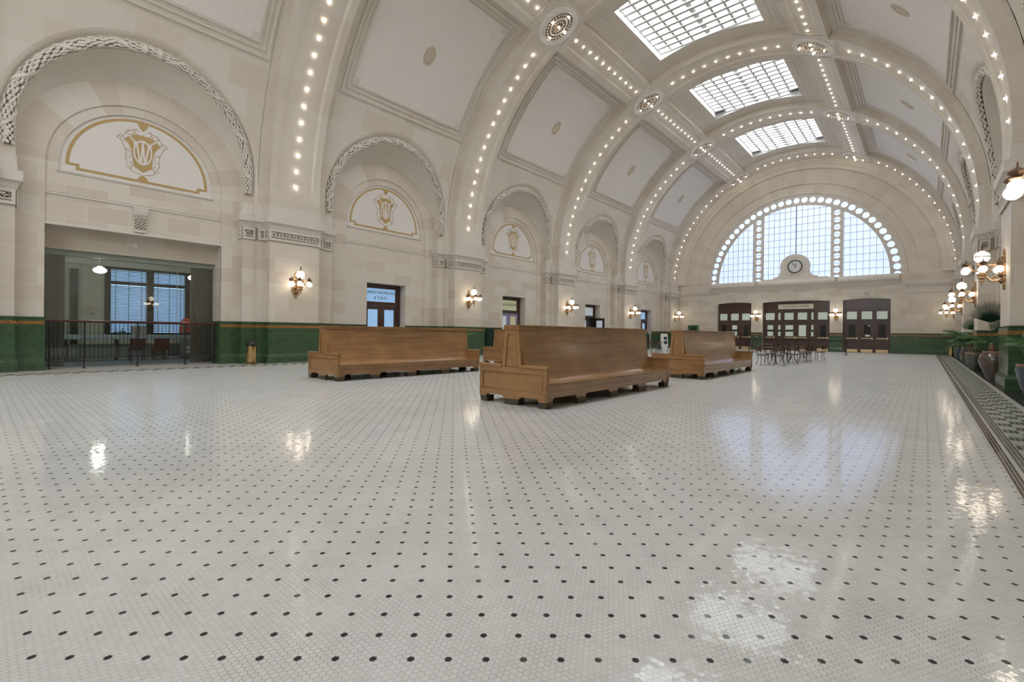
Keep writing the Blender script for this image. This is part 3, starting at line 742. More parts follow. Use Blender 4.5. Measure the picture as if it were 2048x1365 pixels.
# ceiling medallions, each with five bulbs
bb = MB(); bb.sphere((0, 0, 0), .036, 10, 6); bulb_me = data('bulb', bb, MT['bulb'])
for s in (1, -1):
    plate, rel, dk = MB(), MB(), MB(); n = 32
    def almond(k, R): 
        return [cy(s, R, 25.1+math.degrees(k*.74*cos(2*pi*i/n)/R_REC), k*.62*sin(2*pi*i/n)*(1-.10*abs(cos(2*pi*i/n)))) for i in range(n)]
    def circ(k, R): return [cy(s, R, 25.1+math.degrees(k*cos(2*pi*i/n)/R_REC), k*sin(2*pi*i/n)) for i in range(n)]
    plate.rings([circ(.93, R_SOF+.02), circ(.93, R_SOF-.025), circ(.88, R_SOF-.03), circ(.02, R_SOF-.03)], True)
    dk.rings([almond(1, R_SOF-.025), almond(1, R_SOF-.042), almond(.02, R_SOF-.042)], True)
    rel.rings([almond(1.0, R_SOF-.03), almond(1.0, R_SOF-.06), almond(.95, R_SOF-.06), almond(.95, R_SOF-.04)], True)
    rel.rings([almond(.62, R_SOF-.04), almond(.62, R_SOF-.075), almond(.52, R_SOF-.075), almond(.52, R_SOF-.04)], True)
    for i in range(26):
        a = 2*pi*i/26
        rel.sphere(cy(s, R_SOF-.05, 25.1+math.degrees(.58*cos(a)/R_REC), .48*sin(a)), .048, 6, 4)
        rel.sphere(cy(s, R_SOF-.045, 25.1+math.degrees(.22*cos(a)*(1 if i % 2 else 1.3)/R_REC), .18*sin(a)*(1 if i % 2 else 1.3)), .03, 5, 4)
    pts = [(0, 0), (.577, 0), (-.577, 0), (0, .435), (0, -.435)]
    for a, b in pts:
        c = cy(s, R_SOF-.055, 25.1+math.degrees(a/R_REC), b); rel.sphere(c, .085, 10, 6, .5)
    pm, km, lm = data('medallion_plate', plate, MT['plaster']), data('medallion_ground', dk, MT['garland_core']), data('medallion_relief', rel, MT['garland'])
    for yk in PIERS:
        if yk < 10 or (yk < 20 and s < 0): continue
        i = PIERS.index(yk)-2
        t = thing('ceiling_medallion', 'carved oval light medallion on the %s arched rib, %s of the skylights' % (ORD[i+1], 'left' if s > 0 else 'right'), 'light fixture', (0, yk, 0), 0, 'ceiling medallions')
        obj('plate', pm, None, t); obj('ground', km, None, t); obj('relief', lm, None, t)
        for a, b in pts: obj('bulb', bulb_me, None, t, loc=cy(s, R_SOF-.13, 25.1+math.degrees(a/R_REC), b))
# bulbs along the ribs
def seen(p, m=24):
    v = Vector(p)-Vector((0, 0, CAMH)); d = v.dot(fw)
    if d < .2: return False
    x = PCX+F_PX*v.dot(rr)/d; y = PCY-F_PX*v.dot(uu)/d
    return -m < x < 2048+m and -m < y < 1365+m
lamp = MB(); lamp.sphere((0, 0, 0), .028, 10, 6); lamp_me = data('rib_bulb', lamp, MT['bulb'])
def rib_bulb(p, label, grp):
    if not seen(p): return
    tag(obj('light_bulb', lamp_me, None, None, loc=p), label, 'light bulb', grp)
for yk in PIERS[2:]:
    i = PIERS.index(yk)-1
    for s in (1, -1):
        if s < 0 and yk < 10: continue
        for k in range(16):
            rib_bulb(cy(s, R_REC-.03, 86.5-3.47*k, yk), 'small glowing bulb, %s up the %s side of the %s arched rib' % (ORD[k+1], 'left' if s > 0 else 'right', ORD[i]), 'bulbs along the arched ribs')
    for k in range(10):
        if yk > 10: rib_bulb(cy(1, R_REC-.03, 15.75-3.5*k, yk), 'small glowing bulb, %s from left across the crown of the %s arched rib' % (ORD[k+1], ORD[i]), 'bulbs along the arched ribs')
for bi, yc in enumerate(BAYS[2:]):
    for s in (1, -1):
        for k in range(11):
            rib_bulb(cy(s, R_REC-.03, 25.1, yc-3.03+.605*k), 'small glowing bulb, %s along the %s lengthwise rib beside the %s skylight' % (ORD[k+1], 'left' if s > 0 else 'right', ORD[max(1, bi)] if bi else 'cropped nearest'), 'bulbs along the lengthwise ribs')

# ------------------------------------------------------------------ floor
f = MB(); f.poly([(XC-11.32, -10.7, 0), (XC+11.32, -10.7, 0), (XC+11.32, 45.7, 0), (XC-11.32, 45.7, 0)])
FLOOR = struct('floor', f, MT['floor'])
# ------------------------------------------------------------------ far wall
def far_arc(R, y, n=64, z0=ZW): return [(XC+R*cos(pi*i/n), y, z0+R*sin(pi*i/n)) for i in range(n+1)]
fwm = MB()
wam = MB(); wam.rings([far_arc(R, y) for R, y in ((9.95, 44.90), (9.66, 44.97), (9.62, 45.03), (9.48, 45.04), (9.45, 45.10), (9.18, 45.11), (9.13, 45.12), (9.10, 45.29), (7.97, 45.29), (7.93, 45.30), (7.90, 45.42), (7.26, 45.42), (7.24, 45.36), (7.14, 45.35), (7.10, 45.38), (7.10, 45.70))], False)
AX = [(-14.48, -11.60), (-10.69, -5.80), (-4.93, -1.98)]
xs = [XC-10.6]+[v for a in AX for v in a]+[XC+10.6]
Yf = YFAR
for i in range(0, 8, 2): fwm.poly([(xs[i], Yf, 0), (xs[i+1], Yf, 0), (xs[i+1], Yf, 4.3), (xs[i], Yf, 4.3)])
def head(x0, x1, z, y0=None): return [(x0+(x1-x0)*i/10, z+.09*(1-((i-5)/5)**2)) for i in range(11)]
for x0, x1 in AX:
    h = head(x0, x1, 4.10)
    fwm.poly([(x, Yf, z) for x, z in h]+[(x1, Yf, 4.3), (x0, Yf, 4.3)])
    fwm.rings([[(x, Yf, z) for x, z in h], [(x, 45.5, z) for x, z in h]], False)
    for x in (x0, x1): fwm.poly([(x, Yf, 0), (x, 45.5, 0), (x, 45.5, 4.1), (x, Yf, 4.1)])
fwm.poly([(XC-10.6, Yf, 4.3), (XC+10.6, Yf, 4.3), (XC+10.6, Yf, ZW), (XC-10.6, Yf, ZW)])
fwm.poly([(XC-9.9, Yf, ZW), (XC+9.9, Yf, ZW), (XC+9.9, 45.72, ZW), (XC-9.9, 45.72, ZW)])
WALL_F = struct('wall_far', fwm, MT['stone'], None, 0)
obj('window_arch', wam, MT['vault'], WALL_F, 30)
m = MB()
CORN = [(.0, 4.92), (.035, 4.96), (.05, 4.99), (.06, 5.03), (.085, 5.09), (.12, 5.13), (.15, 5.145), (.14, 5.16), (.14, 5.41), (.13, 5.42), (0, 5.44)]
for x0, x1 in ((XC-9.8, XC-7.12), (XC+7.12, XC+9.8)):
    m.rings([[(x, Yf-e, z) for e, z in CORN] for x in (x0, x1)], False); m.poly([(x1 if x0 < XC else x0, Yf-e, z) for e, z in CORN])
    m.rings([[(x, Yf-e, z) for e, z in ((0, 4.50), (.03, 4.51), (.03, 4.90), (0, 4.91))] for x in (x0, x1)], False)
obj('cornice', m, MT['trim'], WALL_F, 25)
SILL = [(0, 5.15), (.03, 5.16), (.05, 5.24), (.11, 5.40), (.20, 5.50), (.27, 5.56), (.28, 5.60), (.28, 5.74), (.24, 5.80), (.20, 5.95), (0, 5.99)]
for x0, x1 in ((-15.0, -11.25), (-11.05, -5.45), (-5.25, -1.50)):
    m = MB(); m.rings([[(x, Yf-e, z) for e, z in SILL] for x in (x0, x1)], False)
    for x in (x0, x1): m.poly([(x, Yf-e, z) for e, z in SILL])
    obj('window_sill', m, MT['trim'], WALL_F, 25)
for x, z0 in ((-13.05, 4.28), (-8.28, 4.33), (-3.45, 4.28)):
    m = MB(); m.box(x-.2, Yf-.06, z0+.36, x+.2, Yf, z0+.50)
    for k in (-1, 0, 1): m.box(x+k*.11-.035, Yf-.035, z0, x+k*.11+.035, Yf, z0+.36)
    obj('keystone_console', m, MT['trim'], WALL_F, 0)
runs = [(XC-9.8, AX[0][0]), (AX[0][1], AX[1][0]), (AX[1][1], AX[2][0]), (AX[2][1], XC+9.8)]
for x0, x1 in runs:
    t = MB(); t.rings([[(x, Yf-e, z) for e, z in WAINS] for x in (x0, x1)], False)
    for x in (x0, x1): t.poly([(x, Yf-e, z) for e, z in WAINS]+[(x, Yf, 0)])
    o = obj('wainscot', t, MT['tile'], WALL_F, 0)
    t = MB(); t.box(x0, Yf-.036, 1.305, x1, Yf-.03, 1.391); obj('gilt_band', t, MT['band'], o, 0)
# tiled drinking niche left of the doors, with its arch of letters
t = MB()
for a in ((-17.2, 1.1, -17.0, 2.17), (-16.38, 1.1, -16.18, 2.17), (-17.0, 1.99, -16.38, 2.17), (-17.2, .95, -16.18, 1.10)): t.box(a[0], Yf-.05, a[1], a[2], Yf, a[3])
ni = obj('niche_frame', t, MT['jade'], WALL_F, 0)
t = MB(); t.box(-17.0, Yf-.012, 1.1, -16.38, Yf-.002, 1.99); obj('niche_recess', t, MT['niche'], ni, 0)
t = MB(); t.box(-16.9, Yf-.12, 1.12, -16.48, Yf-.01, 1.22); t.tube([(-16.69, Yf-.06, 1.2), (-16.69, Yf-.06, 1.34), (-16.69, Yf-.1, 1.38)], .015); obj('basin', t, MT['white'], ni)
wd = 'DRINKING WATER'
for i, ch in enumerate(wd):
    if ch == ' ': continue
    a = radians(150-120*i/(len(wd)-1)); cx, cz, R = -16.62, 1.98, .62
    text('letter', ch, .15, MT['scroll'], ni, lambda x, y, z, a=a: (cx+R*cos(a)+x*sin(a)+y*cos(a), Yf-.004-z, cz+R*sin(a)-x*cos(a)+y*sin(a)), .002)
# ---- the great window
w7 = struct(window()); WINF = w7
g = MB(); g.poly([(XC+7.1*cos(pi*i/48), 45.64, ZW+7.1*sin(pi*i/48)) for i in range(49)]); obj('pane', g, MT['win'], w7)
tr = MB(); y0, y1 = 45.44, 45.56
def holed(fm, rx, ry, n=24):
    o = []; hole = []
    for i in range(n):
        a = 2*pi*i/n; c, s = cos(a), sin(a); k = 1/max(abs(c), abs(s))
        o.append((c*k, s*k)); hole.append((rx*c, ry*s))
    tr.rings([[fm(*p, y0) for p in o], [fm(*p, y0) for p in hole], [fm(*p, y1) for p in hole], [fm(*p, y1) for p in o]])
for i in range(37):
    ph = radians(5*i)
    def fm(a, b, y, ph=ph):
        r = 6.66+b*.44; t = ph-a*radians(2.5); return (XC+r*cos(t), y, ZW+r*sin(t))
    holed(fm, .235/.29, .235/.44)
for q in (-1, 1):
    for k in range(10): holed(lambda a, b, y: (XC+q*2.865+a*.415, y+(.012 if y < 45.5 else -.012), ZW+.58*k+b*.29), .225/.415, .225/.29)
    tp = [(XC+q*(2.45+.083*i), ZW+max(5.505, sqrt(6.38**2-(2.45+.083*i)**2))) for i in range(11)]
    tr.prism([(XC+q*2.45, ZW+5.50), (XC+q*3.28, ZW+5.50)]+tp[::-1], lambda a, b: (a, y0+.012, b), lambda a, b: (a, y1-.012, b))
obj('tracery', tr, MT['trim'], w7, 0)
mu = MB()
def vbar(x, w, d=.04):
    h = 6.24*6.24-(x-XC)**2
    if h > .04: mu.box(x-w/2, 45.5, ZW, x+w/2, 45.5+d, ZW+sqrt(h))
for k in range(-15, 16):
    if k and not (2.42 < abs(k*.415) < 3.3): vbar(XC+k*.415, .022)
vbar(XC, .07)
for k in range(1, 11):
    z = ZW+.58*k; hw = sqrt(max(0, 6.24**2-(z-ZW)**2))
    if hw > .3: mu.box(XC-hw, 45.5, z-.013, XC+hw, 45.53, z+.013)
obj('muntin', mu, MT['muntin'], w7, 0)
# clock house and clock
hp = [(2.45, 5.97), (2.40, 6.07), (1.62, 6.09), (1.58, 6.20), (1.34, 6.23), (1.16, 6.38), (1.06, 6.62), (1.05, 6.85), (1.09, 7.05), (1.05, 7.35), (.92, 7.62), (.70, 7.86), (.38, 8.03), (0, 8.09)]
hp = hp+[(-a, b) for a, b in reversed(hp[:-1])]
m = MB(); m.prism(hp, lambda a, b: (XC+a, 45.08, b), lambda a, b: (XC+a, 45.43, b))
hs = obj('clock_housing', m, MT['trim'], WALL_F, 25)
m = MB()
for k in (.80, .74):
    m.rings([[(XC+.02+r*cos(2*pi*i/40), y, 7.04+r*sin(2*pi*i/40)) for i in range(40)] for r, y in ((k, 45.085), (k, 45.06), (k-.03, 45.06), (k-.03, 45.085))])
obj('housing_moulding', m, MT['trim'], hs)
CX, CZ = XC+.02, 7.04
clk = thing('wall_clock', 'round white clock with black rim below the great arched window', 'clock', (CX, 45.08, CZ))
m = MB(); m.disc((0, -.03, 0), .49, 'y', .03, 40); obj('dial', m, MT['white'], clk)
m = MB(); m.rings([[(r*cos(2*pi*i/40), y, r*sin(2*pi*i/40)) for i in range(40)] for r, y in ((.54, 0), (.54, -.06), (.52, -.075), (.48, -.06), (.47, -.03))]); obj('rim', m, MT['black'], clk)
def hand(nm, ang, L, wd):
    a = radians(ang); m = MB()
    p = [(-.02, -.14), (.02, -.14), (.012, 0), (wd, L*.62), (.006, L), (-.006, L), (-wd, L*.62), (-.012, 0)]
    fn = lambda d: (lambda x, y: (x*cos(a)+y*sin(a), d, -x*sin(a)+y*cos(a)))
    m.prism(p, fn(-.05), fn(-.04)); obj(nm, m, MT['black'], clk, 0)
hand('hour_hand', 27, .31, .036); hand('minute_hand', -36, .42, .026)
for h, nmr in enumerate(['XII', 'I', 'II', 'III', 'IIII', 'V', 'VI', 'VII', 'VIII', 'IX', 'X', 'XI']):
    a = radians(30*h)
    text('numeral', nmr, .12, MT['black'], clk, lambda x, y, z: ((x*cos(a)+(y+.385)*sin(a)), -.034-z, (-x*sin(a)+(y+.385)*cos(a))), .002, .8)
# thin rods hanging from the end arch
for i, (xr, zt, zb) in enumerate(((-15.25, 12.45, 11.35), (-12.38, 14.45, 13.05), (-9.27, 15.45, 13.95), (-5.85, 15.25, 13.85), (-2.45, 13.55, 12.35))):
    m = MB(); m.box(-.03, -.02, 0, .03, .02, zt-zb); m.box(-.045, -.05, zt-zb-.10, .045, .05, zt-zb); m.lathe([(.012, -.16), (.03, -.05), (.03, 0)], (0, 0, 0), 8)
    tag(obj('hanging_rod', m, MT['trim'], None, 0, (xr, 45.10, zb)), 'thin pale rod hanging over the great window, %s from the left' % ORD[i+1], 'rod', 'rods under the end arch')

# ------------------------------------------------------------------ doors
DN = [0]
def door_name():
    DN[0] += 1; return 'door_%d' % DN[0]
def holes(mb, M, a0, a1, z0, z1, hs, d0, d1):
    A = sorted({a0, a1}|{v for h in hs for v in (h[0], h[1])}); Z = sorted({z0, z1}|{v for h in hs for v in (h[2], h[3])})
    for i in range(len(A)-1):
        for j in range(len(Z)-1):
            ca, cz = (A[i]+A[i+1])/2, (Z[j]+Z[j+1])/2
            if any(h[0] < ca < h[1] and h[2] < cz < h[3] for h in hs): continue
            mbox(mb, M, A[i], A[i+1], Z[j], Z[j+1], d0, d1)
def mbox(mb, M, a0, a1, z0, z1, d0, d1):
    b = MB(); b.box(a0, z0, d0, a1, z1, d1); mb.add([M(*v) for v in b.v], b.f)
def leaf(par, M, a0, a1, zt, gl, pane, d=0.0, bar=1, kick=1, wood_='mahog', rail=False):
    g0, g1, gz0, gz1 = gl; w = a1-a0
    m = MB(); pa, pb = a0+.14*w+.03, a1-.14*w-.03
    holes(m, M, a0, a1, .012, zt, [(g0, g1, gz0, gz1), (pa, pb, .30, gz0-.24)], d, d+.05)
    L = obj('door_leaf', m, MT[wood_], par, 0)
    m = MB(); mbox(m, M, pa, pb, .30, gz0-.24, d+.005, d+.03); mbox(m, M, pa+.05, pb-.05, .36, gz0-.30, d+.03, d+.04); obj('door_panel', m, MT[wood_], L, 0)
    m = MB(); mbox(m, M, g0, g1, gz0, gz1, d+.015, d+.025); p = obj('pane', m, MT[pane], L, 0)
    if rail:
        m = MB(); mbox(m, M, g0, g1, 1.60, 1.76, d+.026, d+.034); obj('glass_band', m, MT['darkglass'], L, 0)
    if bar:
        zb = gz0-.12; m = MB(); mbox(m, M, a0+.05, a1-.05, zb-.03, zb+.03, d+.09, d+.12)
        ends = (a1-.09, a1-.02) if bar > 0 else (a0+.02, a0+.09)
        mbox(m, M, ends[0], ends[1], zb-.09, zb+.10, d+.05, d+.13)
        o_ = (a0+.05, a0+.09) if bar > 0 else (a1-.09, a1-.05); mbox(m, M, o_[0], o_[1], zb-.03, zb+.03, d+.05, d+.10)
        obj('push_bar', m, MT['kick'], L, 0)
    if kick:
        m = MB(); mbox(m, M, a0+.03, a1-.03, .02, .25, d+.05, d+.056); obj('kick_plate', m, MT['kick'], L, 0)
    return L
MF = lambda a, z, d: (a, 45.50-d, z)
def far_door(x0, x1, trans, leaves, sidelights=()):
    D = struct(door_name())
    m = MB(); hs = [(a, b, 2.60, 3.20) for a, b in trans]+[(a, b, 0, 2.40) for a, b, *_ in leaves]+[(a, b, 1.22, 2.15) for a, b in sidelights]
    holes(m, MF, x0, x1, 0, 3.32, hs, 0, .07)
    h = head(x0+.02, x1-.02, 4.08); m.prism([(x0+.02, 3.32), (x1-.02, 3.32)]+h[::-1], lambda a, b: MF(a, b, .0), lambda a, b: MF(a, b, .055))
    mbox(m, MF, x0, x1, 2.44, 2.53, .07, .10); mbox(m, MF, x0, x1, 3.28, 3.36, .055, .09)
    obj('door_frame', m, MT['mahog'], D, 0)
    for a, b in trans:
        m = MB(); mbox(m, MF, a, b, 2.60, 3.20, .01, .02); obj('transom_pane', m, MT['paleglass'], D, 0)
        m = MB(); holes(m, MF, a-.05, b+.05, 2.55, 3.25, [(a, b, 2.60, 3.20)], .07, .085); obj('transom_moulding', m, MT['mahog'], D, 0)
    for a, b in sidelights:
        m = MB(); mbox(m, MF, a, b, 1.22, 2.15, .01, .02); obj('sidelight_pane', m, MT['paleglass'], D, 0)
        m = MB(); mbox(m, MF, a, b, 1.60, 1.76, .02, .03); obj('glass_band', m, MT['darkglass'], D, 0)
    for a, b, g0, g1, pane, bar, rail in leaves: leaf(D, MF, a+.004, b-.004, 2.385, (g0, g1, 1.22, 2.15), pane, .012, bar, 1, 'mahog', rail)
    return D
far_door(-14.48, -11.60, [(-14.32, -13.68), (-13.38, -12.71), (-12.43, -11.76)], [(-14.40, -13.60, -14.16, -13.80, 'darkglass', 1, False), (-13.45, -12.64, -13.26, -12.84, 'paleglass', 1, True), (-12.49, -11.69, -12.27, -11.93, 'darkglass', 1, False)])
DB = far_door(-10.69, -5.80, [(-10.49, -9.81), (-9.53, -9.35), (-9.06, -8.38), (-8.08, -7.40), (-7.11, -6.94), (-6.64, -5.98)],
         [(-10.56, -9.75, -10.36, -9.92, 'paleglass', 1, True), (-9.12, -8.24, -8.98, -8.40, 'paleglass', 1, True), (-8.22, -7.34, -8.0, -7.47, 'paleglass', -1, False), (-6.72, -5.90, -6.46, -6.09, 'darkglass', 1, False)], [(-9.53, -9.35), (-7.11, -6.94)])
far_door(-4.93, -1.98, [(-4.70, -4.05), (-3.76, -3.10), (-2.82, -2.17)], [(-4.76, -3.97, -4.58, -4.14, 'darkglass', 1, False), (-3.83, -3.03, -3.60, -3.19, 'darkglass', 1, False), (-2.89, -2.09, -2.70, -2.27, 'darkglass', 1, False)])
sg = thing('sign', 'long cream sign board reading TO CONCOURSE above the middle far doors', 'sign', (-8.245, 45.43, 3.71))
m = MB(); m.box(-1.29, -.035, -.20, 1.29, 0, .20); obj('sign_board', m, MT['cream'], sg, 0)
text('lettering', 'TO CONCOURSE', .25, MT['ink'], sg, lambda x, y, z: (x, -.037-z, y), .003, 1.0)
# paper notices on the glass of the far right doors
for i, (x, z, wx, wz, lab) in enumerate(((-3.38, 1.32, .30, .15, 'small white notice low on the glass of the middle far right door'), (-3.28, 2.08, .13, .08, 'tiny white sticker high on the glass of the middle far right door'), (-8.69, 1.42, .14, .22, 'white and yellow notice on the glass of the middle concourse door'))):
    m = MB(); m.box(-wx/2, -.004, -wz/2, wx/2, 0, wz/2); tag(obj('notice', m, MT['white'], None, 0, (x, 45.455, z)), lab, 'notice')
# ---- doors of the left bays
def left_door(yc, pan, head_lbl, leafs, wood_, transom_pane, panes):
    D = struct(door_name()); c = yc+.08
    MLd = lambda a, z, d: (XC-11.07+d, c+a, z)
    m = MB(); holes(m, MLd, -1.06, 1.06, 0, 3.44, [(-.78, .78, 2.60, 3.22), (-.88, .88, 0, 2.44)], 0, .09)
    mbox(m, MLd, -1.0, 1.0, 2.46, 2.54, .09, .13)
    obj('door_frame', m, MT['mahog'], D, 0)
    m = MB(); mbox(m, MLd, -.78, .78, 2.60, 3.22, .02, .03); obj('transom_pane', m, MT[transom_pane], D, 0)
    k = 0
    for body, size, zz, sq in head_lbl: text('lettering', body, size, MT['ink'], D, lambda x, y, z: MLd(x, zz+y, .032+z), .002, sq)
    for a0, a1, bar in ((-.875, -.005, 1), (.005, .875, -1)):
        if leafs == 'open' and a0 > 0: continue
        g = .17; leaf(D, MLd, a0, a1, 2.42, (a0+g, a1-g, 1.22, 2.24), panes[0 if a0 < 0 else 1], .01, bar, 1, wood_)
    if leafs == 'open':
        e = 11.07-.06
        MO = lambda a, z, d: (XC-e+.05+a, c+.90+d, z)
        leaf(D, MO, .0, .87, 2.42, (.17, .70, 1.22, 2.24), 'greyglass', 0, 1, 1, 'darkwood')
    return D
left_door(12.5, 0, [("WOMEN'S WAITING ROOM", .185, 3.03, .82), ("& TOILET", .185, 2.78, .95)], 'shut', 'mahog', 'blueglass', ('blueglass', 'blueglass'))
left_door(21.5, 0, [("BAGGAGE ROOM", .20, 2.94, .98)], 'shut', 'lav', 'oliveglass', ('greyglass', 'oliveglass'))
left_door(30.5, 0, [], 'open', 'mahog', 'greyglass', ('greyglass', 'greyglass'))
left_door(39.5, 0, [], 'shut', 'mahog', 'blueglass', ('blueglass', 'blueglass'))
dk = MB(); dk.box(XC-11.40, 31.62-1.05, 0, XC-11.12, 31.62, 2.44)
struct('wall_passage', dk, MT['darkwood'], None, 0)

# ------------------------------------------------------------------ back wall (behind the camera) with its own unseen window, brightened as fill
bw = MB(); bw.poly([(XC-11, YBACK, 0), (XC+11, YBACK, 0), (XC+11, YBACK, 16.5), (XC-11, YBACK, 16.5)])
struct('wall_back', bw, MT['stone'], None, 0)
wb = struct(window()); g = MB(); g.poly([(XC+6.6*cos(pi*i/32), YBACK+.05, ZW+6.6*sin(pi*i/32)) for i in range(33)]); obj('pane', g, MT['backwin'], wb)
g = MB(); g.rings([[(XC+r*cos(pi*i/32), YBACK+y, ZW+r*sin(pi*i/32)) for i in range(33)] for r, y in ((6.9, .0), (6.9, .15), (6.5, .15), (6.5, .04))], False); obj('window_frame', g, MT['trim'], wb)

# ------------------------------------------------------------------ glazed room behind the wide left opening
XG = XC-11.28
g = MB(); xa, xb, ya, yb, zt = XC-11.25, -25.0, -1.2, 8.8, 4.2
hl = [(3.62, 4.80, 1.05, 3.02), (3.62, 4.80, 3.16, 3.62), (5.04, 6.18, 1.05, 3.02), (5.04, 6.18, 3.16, 3.62)]
holes(g, lambda a, z, d: (xb-d, a, z), ya, yb, 0, zt, hl, 0, .25)
g.poly([(xa, ya, 0), (xb, ya, 0), (xb, ya, zt), (xa, ya, zt)]); g.poly([(xa, yb, 0), (xb, yb, 0), (xb, yb, zt), (xa, yb, zt)])
struct('wall_office', g, MT['roomwall'], None, 0)
g = MB(); g.poly([(XC-11.33, ya, .002), (xb, ya, .002), (xb, yb, .002), (XC-11.33, yb, .002)]); struct('floor', g, MT['roomfloor'])
g = MB(); g.poly([(xa, ya, zt), (xb, ya, zt), (xb, yb, zt), (xa, yb, zt)])
c2 = struct('ceiling', g, MT['roomceil'])
g = MB(); g.box(xb, ya, 3.72, xb+.22, yb, 3.95); g.box(xa-1.6, ya, 3.85, xa-1.2, yb, 4.2); obj('beam', g, MT['roomceil'], c2, 0)
wo = struct(window()); g = MB()
holes(g, lambda a, z, d: (xb+d, a, z), 3.44, 6.36, .98, 3.72, hl, 0, .10); obj('window_frame', g, MT['darkwood'], wo, 0)
for a, b, z0, z1 in hl:
    g = MB(); g.poly([(xb-.2, a, z0), (xb-.2, b, z0), (xb-.2, b, z1), (xb-.2, a, z1)]); obj('pane', g, MT['blindsky'], wo, 0)
    g = MB(); n = int((z1-z0)/.062)
    for k in range(n):
        z = z0+.04+k*.062; g.add([(xb-.05, a, z+.029), (xb-.05, b, z+.029), (xb-.005, b, z-.022), (xb-.005, a, z-.022)], [(0, 1, 2, 3)])
    for q in (.14, .5, .86): g.box(xb, a+(b-a)*q-.012, z0, xb+.004, a+(b-a)*q+.012, z1)
    obj('blind', g, MT['blind'], wo, 0)
g = MB(); g.box(xb, 2.42, 0, xb+.3, 2.62, 3.5); struct('trim_1', g, MT['darkwood'], None, 0)
# glass front of the opening
g = MB(); g.box(XG-.02, 1.28, 3.40, XG+.06, 5.72, 3.56); gw = struct('window_%d' % (WN[0]+1), g, MT['opening'], None, 0); WN[0] += 1
g = MB(); g.poly([(XG, 1.285, .02), (XG, 5.715, .02), (XG, 5.715, 3.40), (XG, 1.285, 3.40)]); obj('pane', g, MT['glass'], gw, 0)
g = MB(); g.box(XG-.03, 1.28, 0.003, XG+.03, 5.72, .02); g.box(XG-.008, 4.60, .02, XG+.008, 4.612, 3.4); g.box(XG-.02, 5.68, .02, XG+.03, 5.72, 3.4); obj('glazing_channel', g, MT['silver'], gw, 0)

